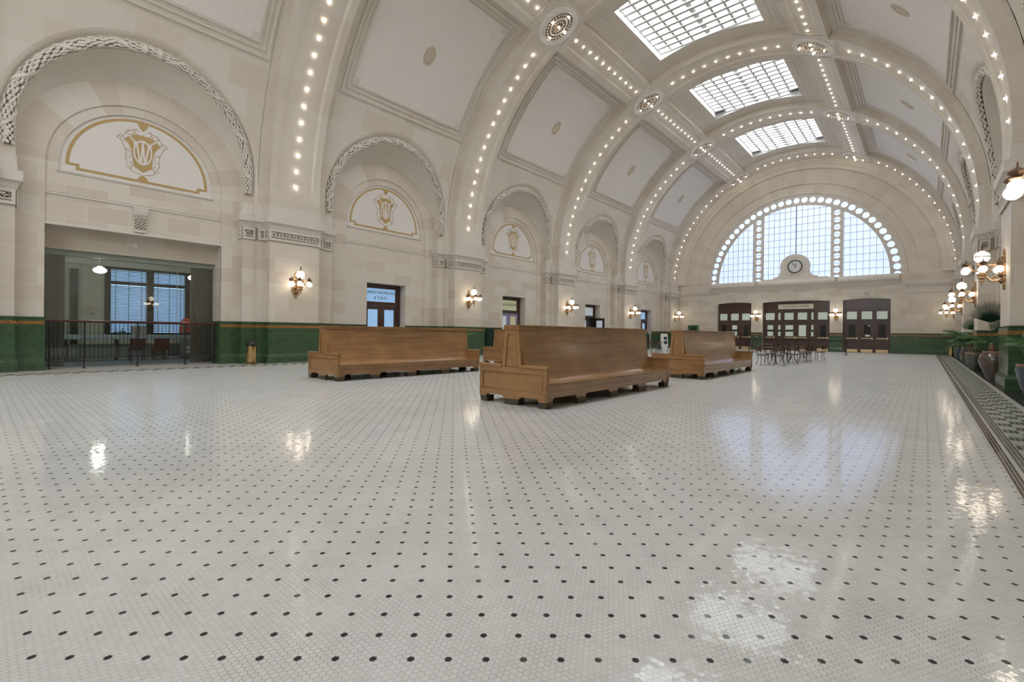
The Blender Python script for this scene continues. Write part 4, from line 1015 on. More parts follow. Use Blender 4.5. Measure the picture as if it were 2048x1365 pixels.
# ------------------------------------------------------------------ benches
def make_bench():
    t = thing('bench', '', 'bench'); D, L = 1.49, 4.72
    h = D/2; T = .07
    def endpanel(y, sg):         # outer face at y, sg = outward direction
        out = [(-h, .10), (-h+.16, .10), (-h+.17, .135), (-h+.20, .145), (-.22, .145), (-.20, .14), (-.16, .10), (.16, .10), (.20, .14), (.22, .145), (h-.20, .145), (h-.17, .135), (h-.16, .10), (h, .10), (h, .63),
               (.215, .63), (.155, 1.26), (-.155, 1.26), (-.215, .63), (-h, .63)]
        m = MB(); m.prism(out, lambda a, b: (a, y-sg*.022, b), lambda a, b: (a, y-sg*T, b))
        fr = lambda poly: m.prism(poly, lambda a, b: (a, y, b), lambda a, b: (a, y-sg*.024, b))
        b0, b1 = .235, .535; x0 = h-.075
        fr([(-h, .10), (-h+.16, .10), (-h+.17, .135), (-h+.20, .145), (-.22, .145), (-.20, .14), (-.16, .10), (.16, .10), (.20, .14), (.22, .145), (h-.20, .145), (h-.17, .135), (h-.16, .10), (h, .10), (h, b0), (-h, b0)])
        fr([(-h, b0), (-x0, b0), (-x0, b1), (-h, b1)]); fr([(h, b0), (x0, b0), (x0, b1), (h, b1)])
        fr([(-h, b1), (h, b1), (h, .63), (-h, .63)])
        fr([(-.215, .63), (-.145, .63), (-.090, 1.185), (-.162, 1.185)]); fr([(.215, .63), (.145, .63), (.090, 1.185), (.162, 1.185)]); fr([(-.164, 1.185), (.164, 1.185), (.155, 1.26), (-.155, 1.26)])
        e = obj('end_panel', m, MT['benchz'], t, 0)
        m = MB()
        for p in ([(-x0+.02, b0+.02), (x0-.02, b0+.02), (x0-.02, b1-.02), (-x0+.02, b1-.02)], [(-.125, .645), (.125, .645), (.078, 1.165), (-.078, 1.165)]):
            m.prism(p, lambda a, b: (a, y-sg*.014, b), lambda a, b: (a, y-sg*.024, b))
        obj('inset_panel', m, MT['benchz'], e, 0)
    endpanel(-L/2, -1); endpanel(L/2, 1)
    for sy in (-1, 1):
        for sx in (-1, 1):
            m = MB(); y = sy*(L/2-T/2)
            pr_ = [(.215, .632), (h+.025, .632), (h+.025, .676), (.205, .676)]
            m.prism([(sx*a, b) for a, b in pr_], lambda a, b: (a, y-.055, b), lambda a, b: (a, y+.055, b)); obj('arm_rest', m, MT['benchz'], t, 0)
    prof = [(.150, 1.26), (.158, 1.15), (.175, 1.0), (.205, .85), (.245, .70), (.295, .57), (.345, .48), (.375, .43), (.42, .405), (.50, .392), (.60, .388), (.70, .392)]
    for sx in (-1, 1):
        m = MB(); pts = [(sx*a, b) for a, b in prof[:8]]; pts += [(sx*.30, .43), (sx*.10, .70), (sx*.10, 1.26)]
        m.prism(pts, lambda a, b: (a, -L/2+T, b), lambda a, b: (a, L/2-T, b)); obj('backrest', m, MT['bench'], t, 30)
        m = MB(); pts = [(sx*a, b) for a, b in prof[7:]]+[(sx*.735, .398), (sx*.752, .392), (sx*.755, .378), (sx*.745, .365), (sx*.33, .36)]
        m.prism(pts, lambda a, b: (a, -L/2+T, b), lambda a, b: (a, L/2-T, b)); obj('seat', m, MT['benchseat'], t, 30)
        fe = [(0, .20), (.90, 1.18), (2.03, 2.32), (3.22, 3.52), (4.50, 4.72)]
        bot = []
        for i, (a, b) in enumerate(fe):
            bot += ([(a-.05, .16), (a-.02, .145), (a, .10)] if i else [(0, .10)]) + [(b, .10)]+([(b+.02, .145), (b+.05, .16)] if i < 4 else [])
        po = [(y-L/2, z) for y, z in bot]+[(L/2, .372), (-L/2, .372)]
        m = MB(); m.prism(po, lambda a, b: (sx*(.70+.03*(b-.1)/.27), a, b), lambda a, b: (sx*(.715+.030*(b-.1)/.27), a, b)); obj('seat_apron', m, MT['bench'], t, 0)
        for i, (a, b) in enumerate(fe):
            y0, y1 = a-L/2+.004, b-L/2-.004
            m = MB(); x = sx*.735; m.rings([[(x-sx*(.16 if i in (0, 4) else .05)-sx*q*.3, y0+q, z), (x-sx*q, y0+q, z), (x-sx*q, y1-q, z), (x-sx*(.16 if i in (0, 4) else .05)-sx*q*.3, y1-q, z)] for q, z in ((.012, 0), (0, .10))], True, True, True)
            obj('foot', m, MT['bronze'], t, 0)
    for sy in (-1, 1):
        m = MB(); m.box(-.155, sy*(L/2-.002)-.05 if sy > 0 else -L/2+.002, 0, .155, sy*(L/2-.002) if sy > 0 else -L/2+.052, .10); obj('foot', m, MT['bronze'], t, 0)
    m = MB(); m.prism([(-.168, 1.258), (.168, 1.258), (.172, 1.27), (.172, 1.325), (.165, 1.338), (-.165, 1.338), (-.172, 1.325), (-.172, 1.27)], lambda a, b: (a, -L/2-.012, b), lambda a, b: (a, L/2+.012, b)); obj('top_rail', m, MT['bench'], t, 0)
    m = MB(); m.box(-.10, -L/2+T, .36, .10, L/2-T, 1.25); obj('back_core', m, MT['bench'], t, 0)
    return t
B0 = make_bench(); B0.location = (-5.225, 5.93+2.36, 0)
B0['label'] = 'large oak double-sided bench in the foreground, nearest the camera'; B0['group'] = 'oak waiting benches'
dup(B0, (-11.22, 5.66+2.36, 0), 0, 'long oak double-sided bench beside the brass bin pillar, on the left')
dup(B0, (-5.225, 12.92+2.36, 0), 0, 'oak double-sided bench next to the bistro chairs, behind the nearest bench')
dup(B0, (-12.15, 12.98+2.36, 0), 0, 'oak bench mostly hidden behind the nearest bench, only its arm end showing')

# ------------------------------------------------------------------ wall lamps
def make_sconce():
    t = thing('wall_sconce', '', 'wall lamp')
    half = [(.0, .50), (.02, .46), (.045, .43), (.03, .40), (.075, .36), (.06, .31), (.10, .27), (.085, .20), (.13, .16), (.12, .02), (.165, -.04), (.18, -.14), (.15, -.20), (.16, -.25), (.10, -.33), (.105, -.38), (.055, -.43), (.05, -.46), (0, -.52)]
    pl = half+[(-a, b) for a, b in reversed(half[1:-1])]
    m = MB(); m.prism(pl, lambda a, b: (0, a, b), lambda a, b: (.05, a, b)); bp = obj('back_plate', m, MT['brass'], t, 0)
    m = MB()
    for z, r_ in ((.12, .06), (-.12, .085), (-.30, .06), (.28, .045)): m.sphere((.055, 0, z), r_, 10, 6, 1.1)
    for k in range(10): m.sphere((.055, .075*cos(k*.628), -.05+.16*sin(k*.628)), .02, 6, 4)
    obj('plate_relief', m, MT['brassd'], bp)
    m = MB()
    sp = [(.05, 0, -.17)]+[(.16+.085*cos(a)*(1-.06*i), 0, -.20+.075*sin(a)*(1-.06*i)) for i, a in enumerate([radians(200+30*k) for k in range(11)])]
    m.tube(sp, .024, 6); m.tube([(.05, 0, -.20), (.14, 0, -.29), (.26, 0, -.27), (.33, 0, -.17), (.38, 0, -.06)], [.026, .03, .03, .026, .022], 6)
    m.tube([(.04, 0, .10), (.16, 0, .15), (.28, 0, .13), (.39, 0, .06)], .02, 6)
    obj('scroll_arm', m, MT['brass'], t)
    X = .42
    m = MB(); m.lathe([(.002, -.38), (.02, -.36), (.026, -.335), (.012, -.315), (.035, -.295), (.055, -.275), (.05, -.255), (.03, -.245), (.065, -.215), (.09, -.19), (.088, -.17), (.06, -.155), (.09, -.13), (.10, -.10), (.10, -.09), (.055, -.075), (.042, -.02), (.055, .02), (.085, .05), (.07, .08), (.045, .10), (.055, .13), (.095, .17), (.10, .185), (.05, .20)], (X, 0, 0), 14); obj('hub', m, MT['brass'], t)
    m = MB(); m.sphere((X, 0, .345), .155, 18, 12); obj('large_globe', m, MT['globe'], t)
    m = MB()
    m.rings([[(X+r_*cos(2*pi*i/28), r_*sin(2*pi*i/28), z) for i in range(28)] for r_, z in ((.158, .335), (.172, .335), (.172, .357), (.158, .357))]+[[(X+.158*cos(2*pi*i/28), .158*sin(2*pi*i/28), .335) for i in range(28)]])
    for k in range(4): m.tube([(X+.163*cos(a)*cos(k*pi/2+.78), .163*cos(a)*sin(k*pi/2+.78), .345+.163*sin(a)) for a in [radians(-80+16*i) for i in range(11)]], .008, 5)
    obj('globe_cage', m, MT['brassd'], t)
    m = MB(); m.lathe([(.07, .495), (.075, .505), (.03, .515), (.016, .53), (.02, .56), (.012, .575), (.026, .60), (.03, .62), (.016, .645), (.008, .67), (.002, .685)], (X, 0, 0), 10); obj('finial', m, MT['brassd'], t)
    m = MB(); m.lathe([(.045, 0), (.09, 0), (.10, .008), (.10, .016), (.06, .022)], (X, 0, -.10), 16); 
    proto = None
    for k in range(6):
        a = radians(30+60*k); R = .345
        br = MB(); p = lambda r_, z: (r_, 0, z)
        br.tube([p(.05, .0), p(.14, -.02), p(.21, .03), p(.26, .10), p(.31, .125), p(R, .11)], [.018, .018, .016, .014, .014, .016], 6)
        cp = MB(); cp.lathe([(.055, .082), (.075, .088), (.06, .10), (.05, .12)], (R, 0, 0), 10); cp.lathe([(.05, .115), (.088, .150), (.092, .160), (.06, .185), (.03, .205), (.012, .22), (.010, .26), (.004, .285)], (R, 0, 0), 6)
        gl = MB(); gl.sphere((R, 0, 0), .088, 14, 8, .92)
        if proto is None:
            proto = (data('branch', br, MT['brass']), data('lamp_cap', cp, MT['brassd'], 30), data('small_globe', gl, MT['globe']))
        b = obj('branch', proto[0], None, t); b.location = (X, 0, 0); b.rotation_euler = (0, 0, a)
        obj('lamp_cap', proto[1], None, b); obj('small_globe', proto[2], None, b)
    return t
S0 = make_sconce(); S0['group'] = 'brass wall lamps'
spots = []
ln = ['beside the glazed room, nearest on the left wall', 'left of the lilac door', 'right of the lilac door, left of the open door', 'on the pillar between the open and last doors', 'on the last left pillar, beside the drinking niche']
for i, yk in enumerate(PIERS[2:]): spots.append(((XC-9.77, yk+.02, 2.945), 0.0, 'brass wall lamp '+ln[i]))
spots.append(((-11.15, YFAR, 2.945), -pi/2, 'brass wall lamp with white globes left of the concourse sign doors'))
spots.append(((-5.36, YFAR, 2.945), -pi/2, 'brass wall lamp with white globes right of the concourse sign doors'))
rn = ['cut off by the right edge of the photo, highest on the right', 'on the right wall above the fan palm, largest seen whole', 'second whole one along the right wall from the right edge', 'third whole one along the right wall, overlapping its neighbours', 'farthest along the right wall, lowest of that row']
for i, yk in enumerate(PIERS[2:]): spots.append(((XC+9.77, yk, 2.945), pi, 'brass lamp '+rn[i]))
for i, (loc, rz, lab) in enumerate(spots):
    if i == 0: S0.location = loc; S0.rotation_euler = (0, 0, rz); S0['label'] = lab
    else: dup(S0, loc, rz, lab)

# ------------------------------------------------------------------ potted plants
def frond(par, base, az, L, up, droop, mat, n=22, wl=.30, w=.026):
    m = MB(); pts = []
    for i in range(n+1):
        q = i/n; hx = L*q*cos(up*(1-q*.4)) ; hz = L*(q*sin(up)-droop*q*q)
        pts.append(Vector((base[0]+hx*cos(az), base[1]+hx*sin(az), base[2]+hz)))
    m.tube(pts[::3]+[pts[-1]], [.011*(1-.8*i/(len(pts[::3]))) for i in range(len(pts[::3])+1)], 4)
    side_ = Vector((-sin(az), cos(az), 0))
    for i in range(5, n+1):
        t = (pts[i]-pts[i-1]).normalized(); l = wl*(1-.55*abs(2*(i/n)-1.0)**2)*(.6 if i == n else 1)
        for sd in (-1, 1):
            d = (side_*sd*.75+t*.72+Vector((0, 0, -.28-.2*random.random()))).normalized()
            a = pts[i]; b = a+d*l*.5; c = a+d*l+Vector((0, 0, -.06*l)); wv = t*w
            m.add([a-wv*.3, b-wv, c, b+wv], [(0, 1, 2, 3)])
    return obj('frond', m, mat, par, 0)
def fan(par, base, top, nrm, R, mat, n=34, spread=2.5):
    top, base, nrm = Vector(top), Vector(base), Vector(nrm).normalized()
    m = MB(); m.tube([base, base.lerp(top, .5)+Vector((.02, 0, 0)), top], [.013, .011, .009], 5); st = obj('leaf_stem', m, mat, par)
    up = Vector((0, 0, 1)); up = (up-nrm*up.dot(nrm)).normalized(); rt = up.cross(nrm)
    m = MB()
    for i in range(n):
        a = -spread/2+spread*i/(n-1); d = up*cos(a)+rt*sin(a); sdw = (up*-sin(a)+rt*cos(a))
        L = R*(1-.22*abs(a/(spread/2))**2)*(.95+.1*random.random()); w = .5*L*spread/n
        m1, m2, tip = top+d*L*.36, top+d*L*.78, top+d*L*1.06+nrm*.03*random.random(); w1, w2 = sdw*w*.40, sdw*w*.50
        m.add([top, m1-w1+nrm*.012, m2-w2+nrm*.012, tip, m2+w2+nrm*.012, m1+w1+nrm*.012, m1-nrm*.006, m2-nrm*.006], [(0, 1, 6), (0, 6, 5), (1, 2, 7, 6), (6, 7, 4, 5), (2, 3, 7), (7, 3, 4)])
    return obj('fan_leaf', m, mat, st, 0)
def pot(par, prof, mat, rim=None, rz=None):
    m = MB(); r1, z1 = prof[-1]
    m.lathe(prof+[(r1-.03, z1), (r1-.035, z1-.07), (.01, z1-.07)], (0, 0, 0), 28, True); o = obj('pot', m, MT[mat], par, 50)
    if rim:
        m = MB(); m.lathe([(r1-.002, z1-.055), (r1+.012, z1-.05), (r1+.014, z1-.01), (r1+.004, z1+.006), (r1-.03, z1+.006), (r1-.032, z1-.04)], (0, 0, 0), 28, False); obj('pot_rim', m, MT[rim], o)
    m = MB(); m.lathe([(r1-.036, z1-.075), (r1-.036, z1-.06), (.01, z1-.05)], (0, 0, 0), 16); obj('soil', m, MT['soil'], par)
def spikes(par, z, n, hgt, sp, mat):
    for i in range(n):
        a = 2*pi*i*.381966*2.3; l = hgt*(.65+.35*random.random()); s = sp*(.3+.7*i/n); r0_ = .10*random.random()
        d = Vector((cos(a), sin(a), 0)); q = Vector((-sin(a), cos(a), 0)); b = Vector((0, 0, z))+d*r0_
        m = MB(); p1 = b+d*s*l*.4+Vector((0, 0, l*.6)); p2 = b+d*s*l+Vector((0, 0, l)); w = .024
        m.add([b-q*w, b+q*w, p1+q*w*.9, p1-q*w*.9, p2, b+d*.012, p1+d*.012], [(0, 5, 6, 3), (5, 1, 2, 6), (3, 6, 4), (6, 2, 4), (0, 3, 4, 2, 1)])
        obj('leaf', m, MT[mat], par, 0)
PB = [(.12, 0), (.15, .06), (.22, .22), (.30, .40), (.335, .54), (.335, .62), (.30, .72), (.25, .77), (.245, .83)]
PE = [(.14, 0), (.17, .06), (.24, .22), (.31, .40), (.34, .53), (.33, .62), (.27, .74), (.25, .78), (.25, .81)]
PA = [(.125, 0), (.14, .03), (.19, .20), (.235, .40), (.255, .54), (.25, .62), (.24, .67)]
t = thing('potted_palm', 'tall round brown glazed pot with a dark fan palm, beside the nearest right pier', 'potted plant', (1.49, 19.25, 0), 0, 'pots along the right wall')
pot(t, PB, 'potbrown', 'potrim')
m = MB(); m.lathe([(.07, .76), (.065, .9), (.075, .92), (.055, 1.02), (.06, 1.04), (.03, 1.08)], (-.05, -.02, 0), 8); obj('trunk', m, MT['bark'], t)
fan(t, (-.05, 0, 1.04), (-.09, .05, 1.66), (-.1, -1, .15), .66, MT['leafd'], 38, 2.3)
fan(t, (-.05, 0, 1.04), (.20, .25, 1.38), (-.3, -1, .3), .5, MT['leafd'], 26, 2.4)
for az, L, up, dr in ((2.9, .85, .95, .52), (3.6, .7, .8, .6)): frond(t, (-.05, 0, 1.0), az, L, up, dr, MT['leaf'], 20, .26)
t = thing('potted_plant', 'sage green glazed pot of spiky leaves, second behind the large brown pot', 'potted plant', (1.381, 24.55, 0), 0, 'pots along the right wall')
pot(t, PA, 'potgreen', 'potrim'); spikes(t, .62, 24, .30, .55, 'leafy')
t = thing('potted_palm', 'round mauve brown pot with a large feather palm arching left over it', 'potted plant', (1.46, 28.3, 0), 0, 'pots along the right wall')
pot(t, PE, 'potbrown', 'potrim')
m = MB(); m.lathe([(.07, .74), (.06, .9), (.05, 1.0)], (0, 0, 0), 8); obj('trunk', m, MT['bark'], t)
for az, L, up, dr in ((3.15, 1.25, 1.25, .62), (2.6, 1.3, 1.35, .5), (3.7, 1.1, 1.1, .75), (4.3, 1.2, 1.2, .7), (4.9, 1.15, 1.0, .8), (1.6, 1.2, 1.25, .5), (.6, .9, 1.3, .4), (5.5, 1.1, 1.15, .75), (3.9, 1.3, .95, .95)): frond(t, (0, 0, .95), az, L, up, dr, MT['leaf'], 24, .42, .024)
fan(t, (0, 0, .95), (.1, -.05, 1.55), (-.1, -1, .1), .55, MT['leaf'], 30, 2.6)
t = thing('potted_plant', 'slim slate blue pot of thin leaves, farthest beside the far brass bin', 'potted plant', (1.40, 36.4, 0), 0, 'pots along the right wall')
pot(t, [(r_*.78, z*1.02) for r_, z in PA], 'potblue'); spikes(t, .62, 14, .42, .35, 'leafy')
t = thing('potted_plant', 'slate blue pot of yucca leaves cut off by the right edge of the photo', 'potted plant', (1.72, 14.45, 0), 0, 'pots along the right wall')
pot(t, [(r_*1.15, z) for r_, z in PA], 'potblue', 'potrim'); spikes(t, .60, 22, .62, .4, 'leafy')
t = thing('potted_palm', 'feather palm with a frond reaching in from the right edge of the photo', 'potted plant', (1.80, 12.75, 0), 0, 'pots along the right wall')
pot(t, [(r_*.7, z) for r_, z in PA], 'potgreen')
for az, L, up, dr in ((1.75, 1.35, 1.0, .42), (2.1, 1.25, .95, .55), (2.9, .8, 1.2, .4)): frond(t, (0, 0, .80), az, L, up, dr, MT['leaf'], 22, .34)
for i, (x, y, lab, fr) in enumerate(((-17.55, 10.15, 'palm showing above the left bench, beside the first left pillar', ((1.5, .95, 1.35, .28), (1.9, .9, 1.2, .4), (.9, 1.0, 1.35, .35), (2.6, .9, 1.3, .3), (4.2, .8, 1.2, .4), (1.2, 1.1, 1.15, .42))),
                               (-17.3, 15.6, 'palm with two arching fronds above the far end of the left bench', ((4.5, 1.35, 1.25, .68), (1.35, 1.35, 1.2, .55), (4.1, 1.15, 1.35, .75))),
                               (-17.3, 24.75, 'low palm just showing above the nearest bench, by the third left pillar', ((4.4, 1.05, 1.1, .52), (1.4, .95, 1.1, .5), (1.8, .8, 1.25, .4), (3.6, .85, 1.2, .5))))):
    t = thing('potted_palm', lab, 'potted plant', (x, y, 0), 0, 'palms along the left wall')
    pot(t, PA, ('potbrown', 'potgreen', 'potbrown')[i])
    for az, L, up, dr in fr: frond(t, (0, 0, .68 if i < 2 else .60), az, L, up, dr, MT['leaf'], 24, .30)

# ------------------------------------------------------------------ bins
def bin_(loc, lab, r_, hb, swing):
    t = thing('waste_bin', lab, 'bin', loc, 0, 'brass waste bins')
    m = MB(); m.lathe([(r_*.96, 0), (r_*.96, .035), (r_, .06), (r_, hb)], (0, 0, 0), 28); obj('body', m, MT['brassb'], t)
    m = MB(); m.lathe([(r_*1.02, .045), (r_*1.02, .075)], (0, 0, 0), 28); obj('base_band', m, MT['black'], t)
    m = MB(); m.lathe([(r_*1.06, hb-.005), (r_*1.08, hb+.015), (r_*1.02, hb+.07), (r_*.88, hb+.125), (r_*.6, hb+.165), (r_*.25, hb+.18), (.002, hb+.182)], (0, 0, 0), 28); d = obj('dome_lid', m, MT['black'], t)
    m = MB(); m.box(-.09, -r_*1.02, hb+.03, .09, -r_*.90, hb+.09); m.tube([(-.09, -r_*1.0, hb+.09), (.09, -r_*1.0, hb+.09)], .008, 5); obj('flap', m, MT['iron'], d)
bin_((-17.86, 6.42, 0), 'brass bin with black domed lid against the first left pillar', .165, .65, 1)
bin_((1.26, 41.1, 0), 'brass bin with black lid in the far right corner behind the pots', .13, .63, 1)

# ------------------------------------------------------------------ radiators
def radiator(y0, y1, lab, x):
    t = thing('radiator', lab, 'radiator', (x, (y0+y1)/2, 0)); w = (y1-y0)/2
    m = MB(); m.box(-.10, -w, .36, -.02, w, 1.46); obj('casing', m, MT['radgreen'], t, 0)
    n = 12
    for k in range(n):
        m = MB(); y = -w+(k+.5)*2*w/n; m.box(-.02, y-.022, .40, .03, y+.022, 1.43); obj('fin', m, MT['radgreen'], t, 0)
    m = MB()
    for q in (-1, 1): m.box(-.09, q*w*.8-.02, .02, -.03, q*w*.8+.02, .37)
    obj('leg', m, MT['radgreen'], t, 0)
radiator(18.98, 20.07, 'dark green ribbed radiator against the green tiles between the two left benches', -18.62)

# ------------------------------------------------------------------ bistro tables and chairs
def make_chair():
    t = thing('bistro_chair', '', 'chair')
    m = MB(); m.prism([(.19*cos(2*pi*i/24)*(1.02), .20*sin(2*pi*i/24)) for i in range(24)], lambda a, b: (a, b, .435), lambda a, b: (a, b, .452)); obj('seat', m, MT['seatlight'], t)
    m = MB(); m.rings([[(r_*cos(2*pi*i/20), r_*sin(2*pi*i/20), z) for i in range(20)] for r_, z in ((.185, .41), (.195, .41), (.195, .436), (.185, .436))]); obj('seat_ring', m, MT['chairmetal'], t)
    for sx in (-1, 1):
        for sy in (-1, 1):
            m = MB(); m.tube([(sx*.15, sy*.15, .43), (sx*.13, sy*.13, .28), (sx*.15, sy*.155, .12), (sx*.19, sy*.195, 0)], [.011, .012, .010, .009], 6); obj('leg', m, MT['chairmetal'], t)
        m = MB(); m.tube([(-.15, sx*.16, .42), (-.20, sx*.175, .56), (-.235, sx*.19, .78)], .009, 6); obj('back_post', m, MT['chairmetal'], t)
    m = MB(); n = 10
    m.rings([[(-.25+.085*(a/1.2)**2-.01*(1-q)+d, .215*a/1.2, .60+.185*q-.03*abs(a)**3*(1-q)) for a in [-1.2+2.4*i/n for i in range(n+1)]] for q, d in ((0, 0), (1, 0), (1, .012), (0, .012), (0, 0))], False)
    obj('backrest', m, MT['chairwood'], t)
    return t
def make_table():
    t = thing('bistro_table', '', 'table')
    m = MB(); m.lathe([(.335, .70), (.35, .708), (.35, .722), (.34, .73)], (0, 0, 0), 28); obj('table_top', m, MT['tabletop'], t)
    for k in range(4):
        a = pi/4+k*pi/2; m = MB(); m.tube([(.20*cos(a), .20*sin(a), .70), (.08*cos(a), .08*sin(a), .38), (.12*cos(a), .12*sin(a), .15), (.25*cos(a), .25*sin(a), 0)], [.012, .013, .012, .010], 6); obj('leg', m, MT['chairmetal'], t)
    m = MB(); m.rings([[(r_*cos(2*pi*i/18), r_*sin(2*pi*i/18), z) for i in range(18)] for r_, z in ((.078, .37), (.09, .37), (.09, .39), (.078, .39))]); obj('brace', m, MT['chairmetal'], t)
    return t
C0, T0 = make_chair(), make_table(); C0['group'] = 'bistro chairs'; T0['group'] = 'bistro tables'
tabs = [(-4.85, 22.35, 'round brown bistro table nearest the oak benches in the central group'), (-4.55, 24.55, 'round bistro table in the middle of the central group of chairs'), (-4.55, 26.75, 'round bistro table at the far end of the central group'),
        (-13.6, 30.6, 'bistro table before the left wall, glimpsed between two benches'), (-7.3, 31.6, 'bistro table glimpsed just past the end of the farther bench')]
for i, (x, y, lab) in enumerate(tabs):
    if i == 0: T0.location = (x, y, 0); T0['label'] = lab
    else: dup(T0, (x, y, 0), .3*i, lab)
chs = [(-5.02, 21.33, 40, 'bistro chair standing alone at the left of the central group, back to the left'), (-4.43, 21.42, 95, 'bistro chair nearest the camera in the central group, its back to us'),
       (-5.1, 23.0, -60, 'bistro chair pushed in behind the nearest round table'), (-4.25, 23.1, 100, 'bistro chair between the first and second round tables, back to us'), (-4.62, 23.75, 60, 'bistro chair at the near side of the middle round table'),
       (-5.0, 25.1, -70, 'bistro chair left behind the middle round table'), (-4.2, 25.3, 160, 'bistro chair right of the middle round table'), (-4.35, 26.0, 90, 'bistro chair between the middle and last round tables'),
       (-4.42, 27.35, 190, 'bistro chair behind the last round table of the central group'), (-3.98, 27.9, 170, 'bistro chair at the far right end of the central group, turned left'),
       (-13.35, 30.0, 80, 'bistro chair seen between two benches, its dark back to us'), (-13.0, 30.95, 200, 'bistro chair before the white sign board, seen between two benches'), (-14.1, 30.9, 10, 'bistro chair left of the table seen between two benches'),
       (-7.75, 31.1, 30, 'bistro chair just past the end of the farther bench, leftmost there'), (-6.65, 31.7, 175, 'bistro chair in front of the brass kick plate, past the farther bench'), (-6.35, 29.6, 185, 'bistro chair beside the rope post, right past the farther bench')]
for i, (x, y, a, lab) in enumerate(chs):
    if i == 0: C0.location = (x, y, 0); C0.rotation_euler = (0, 0, radians(a)); C0['label'] = lab
    else: dup(C0, (x, y, 0), radians(a), lab)

# ------------------------------------------------------------------ rope barrier, board, small fittings
def post(x, y, lab):
    t = thing('belt_post', lab, 'barrier post', (x, y, 0), 0, 'belt posts before the far doors')
    m = MB(); m.lathe([(.17, 0), (.17, .012), (.04, .03)], (0, 0, 0), 24); obj('base', m, MT['black'], t)
    m = MB(); m.lathe([(.030, .025), (.030, .90)], (0, 0, 0), 12); obj('shaft', m, MT['black'], t)
    m = MB(); m.lathe([(.036, .90), (.04, .91), (.04, .985), (.03, .995)], (0, 0, 0), 12); obj('belt_head', m, MT['black'], t)
PX = [(-10.05, 38.6, 'black belt post left of the concourse doors'), (-6.1, 38.1, 'black belt post before the middle of the concourse doors'), (-3.92, 37.75, 'black belt post before the right far doors')]
for x, y, lab in PX: post(x, y, lab)
for i in range(2):
    a, b = Vector(PX[i][:2]+(.935,)), Vector(PX[i+1][:2]+(.935,)); d = (b-a).normalized(); a += d*.045; b -= d*.045
    m = MB(); m.rings([[a.lerp(b, q)+Vector((0, w_, z-.02*sin(pi*q))) for w_, z in ((-.003, -.03), (.003, -.03), (.003, .03), (-.003, .03))] for q in [k/10 for k in range(11)]], True, True, True)
    tag(obj('barrier_belt', m, MT['black'], None, 0), 'black belt stretched across the %s' % ('left part of the concourse doors' if i == 0 else 'gap between concourse and right far doors'), 'belt', 'barrier belts')
t = thing('sign_board', 'white easel board with two dark pictures before the green left wall', 'sign board', (-16.55, 38.2, 0), radians(62))
m = MB(); m.prism([(-.36, .02), (.36, .02), (.36, 1.30), (-.36, 1.30)], lambda a, b: (a, -.12+.10*b, b), lambda a, b: (a, -.10+.10*b, b)); bd = obj('board', m, MT['white'], t, 0)
m = MB()
for z0, z1 in ((.80, 1.05), (.42, .70)): m.prism([(-.05, z0), (.28, z0), (.28, z1), (-.05, z1)], lambda a, b: (a, -.124+.10*b, b), lambda a, b: (a, -.121+.10*b, b))
obj('picture', m, MT['navy'], bd, 0)
m = MB(); m.prism([(-.3, 0), (.3, 0), (.3, 1.2), (-.3, 1.2)], lambda a, b: (a, .28-.24*b/1.2, b), lambda a, b: (a, .30-.24*b/1.2, b)); obj('rear_leg', m, MT['grey'], t, 0)
t = thing('cloth_screen', 'tall dark green folded screen against the left wall beside the white board', 'screen', (-17.75, 37.4, 0), 0)
m = MB(); m.lathe([(.17, .0), (.17, 1.2), (.15, 1.34), (.08, 1.42), (.01, 1.44)], (0, 0, 0), 16); obj('cover', m, MT['radgreen'], t)
m = MB(); m.box(.05, .28, 0, .10, .33, 1.22); m.box(.03, .24, 1.14, .12, .37, 1.18); m.box(-.02, .22, 0, .17, .39, .03); obj('stand', m, MT['iron'], t, 0)
t = tag(obj('fire_alarm', None, None) if 0 else thing('fire_alarm', '', 'alarm', (-11.12, YFAR-.02, 1.17)), 'small red and white alarm call box on the green tiles left of the concourse doors', 'alarm')
m = MB(); m.box(-.075, -.08, -.09, .075, -.01, .09); obj('box', m, MT['red'], t, 0)
m = MB(); m.box(-.03, -.088, -.07, .03, -.08, .06); obj('pull_handle', m, MT['white'], t, 0)
t = thing('wall_vent', 'small pale grille on the wall under the lamp left of the concourse doors', 'vent', (-11.1, YFAR, 1.92))
m = MB(); m.box(-.16, -.02, -.12, .16, 0, .12); obj('grille_frame', m, MT['trim'], t, 0)
for k in range(4):
    m = MB(); m.box(-.12, -.026, -.085+k*.05, .12, -.02, -.065+k*.05); obj('slat', m, MT['scroll'], t, 0)
t = thing('smoke_detector', 'small round white detector on the panel above the glass opening', 'detector', (XC-11.10, 3.42, 3.93))
m = MB(); m.lathe([(.10, 0), (.10, .02), (.075, .05), (.05, .06)], (0, 0, 0), 20); o = obj('housing', m, MT['plaster'], t); o.rotation_euler = (0, pi/2, 0)
t = thing('spot_fitting', 'tiny round fitting on the lintel above the blue glass door', 'fitting', (XC-10.57, 12.55, 3.43))
m = MB(); m.sphere((.03, 0, 0), .035, 10, 6); m.box(-.01, -.03, -.02, .02, .03, .02); obj('housing', m, MT['white'], t)

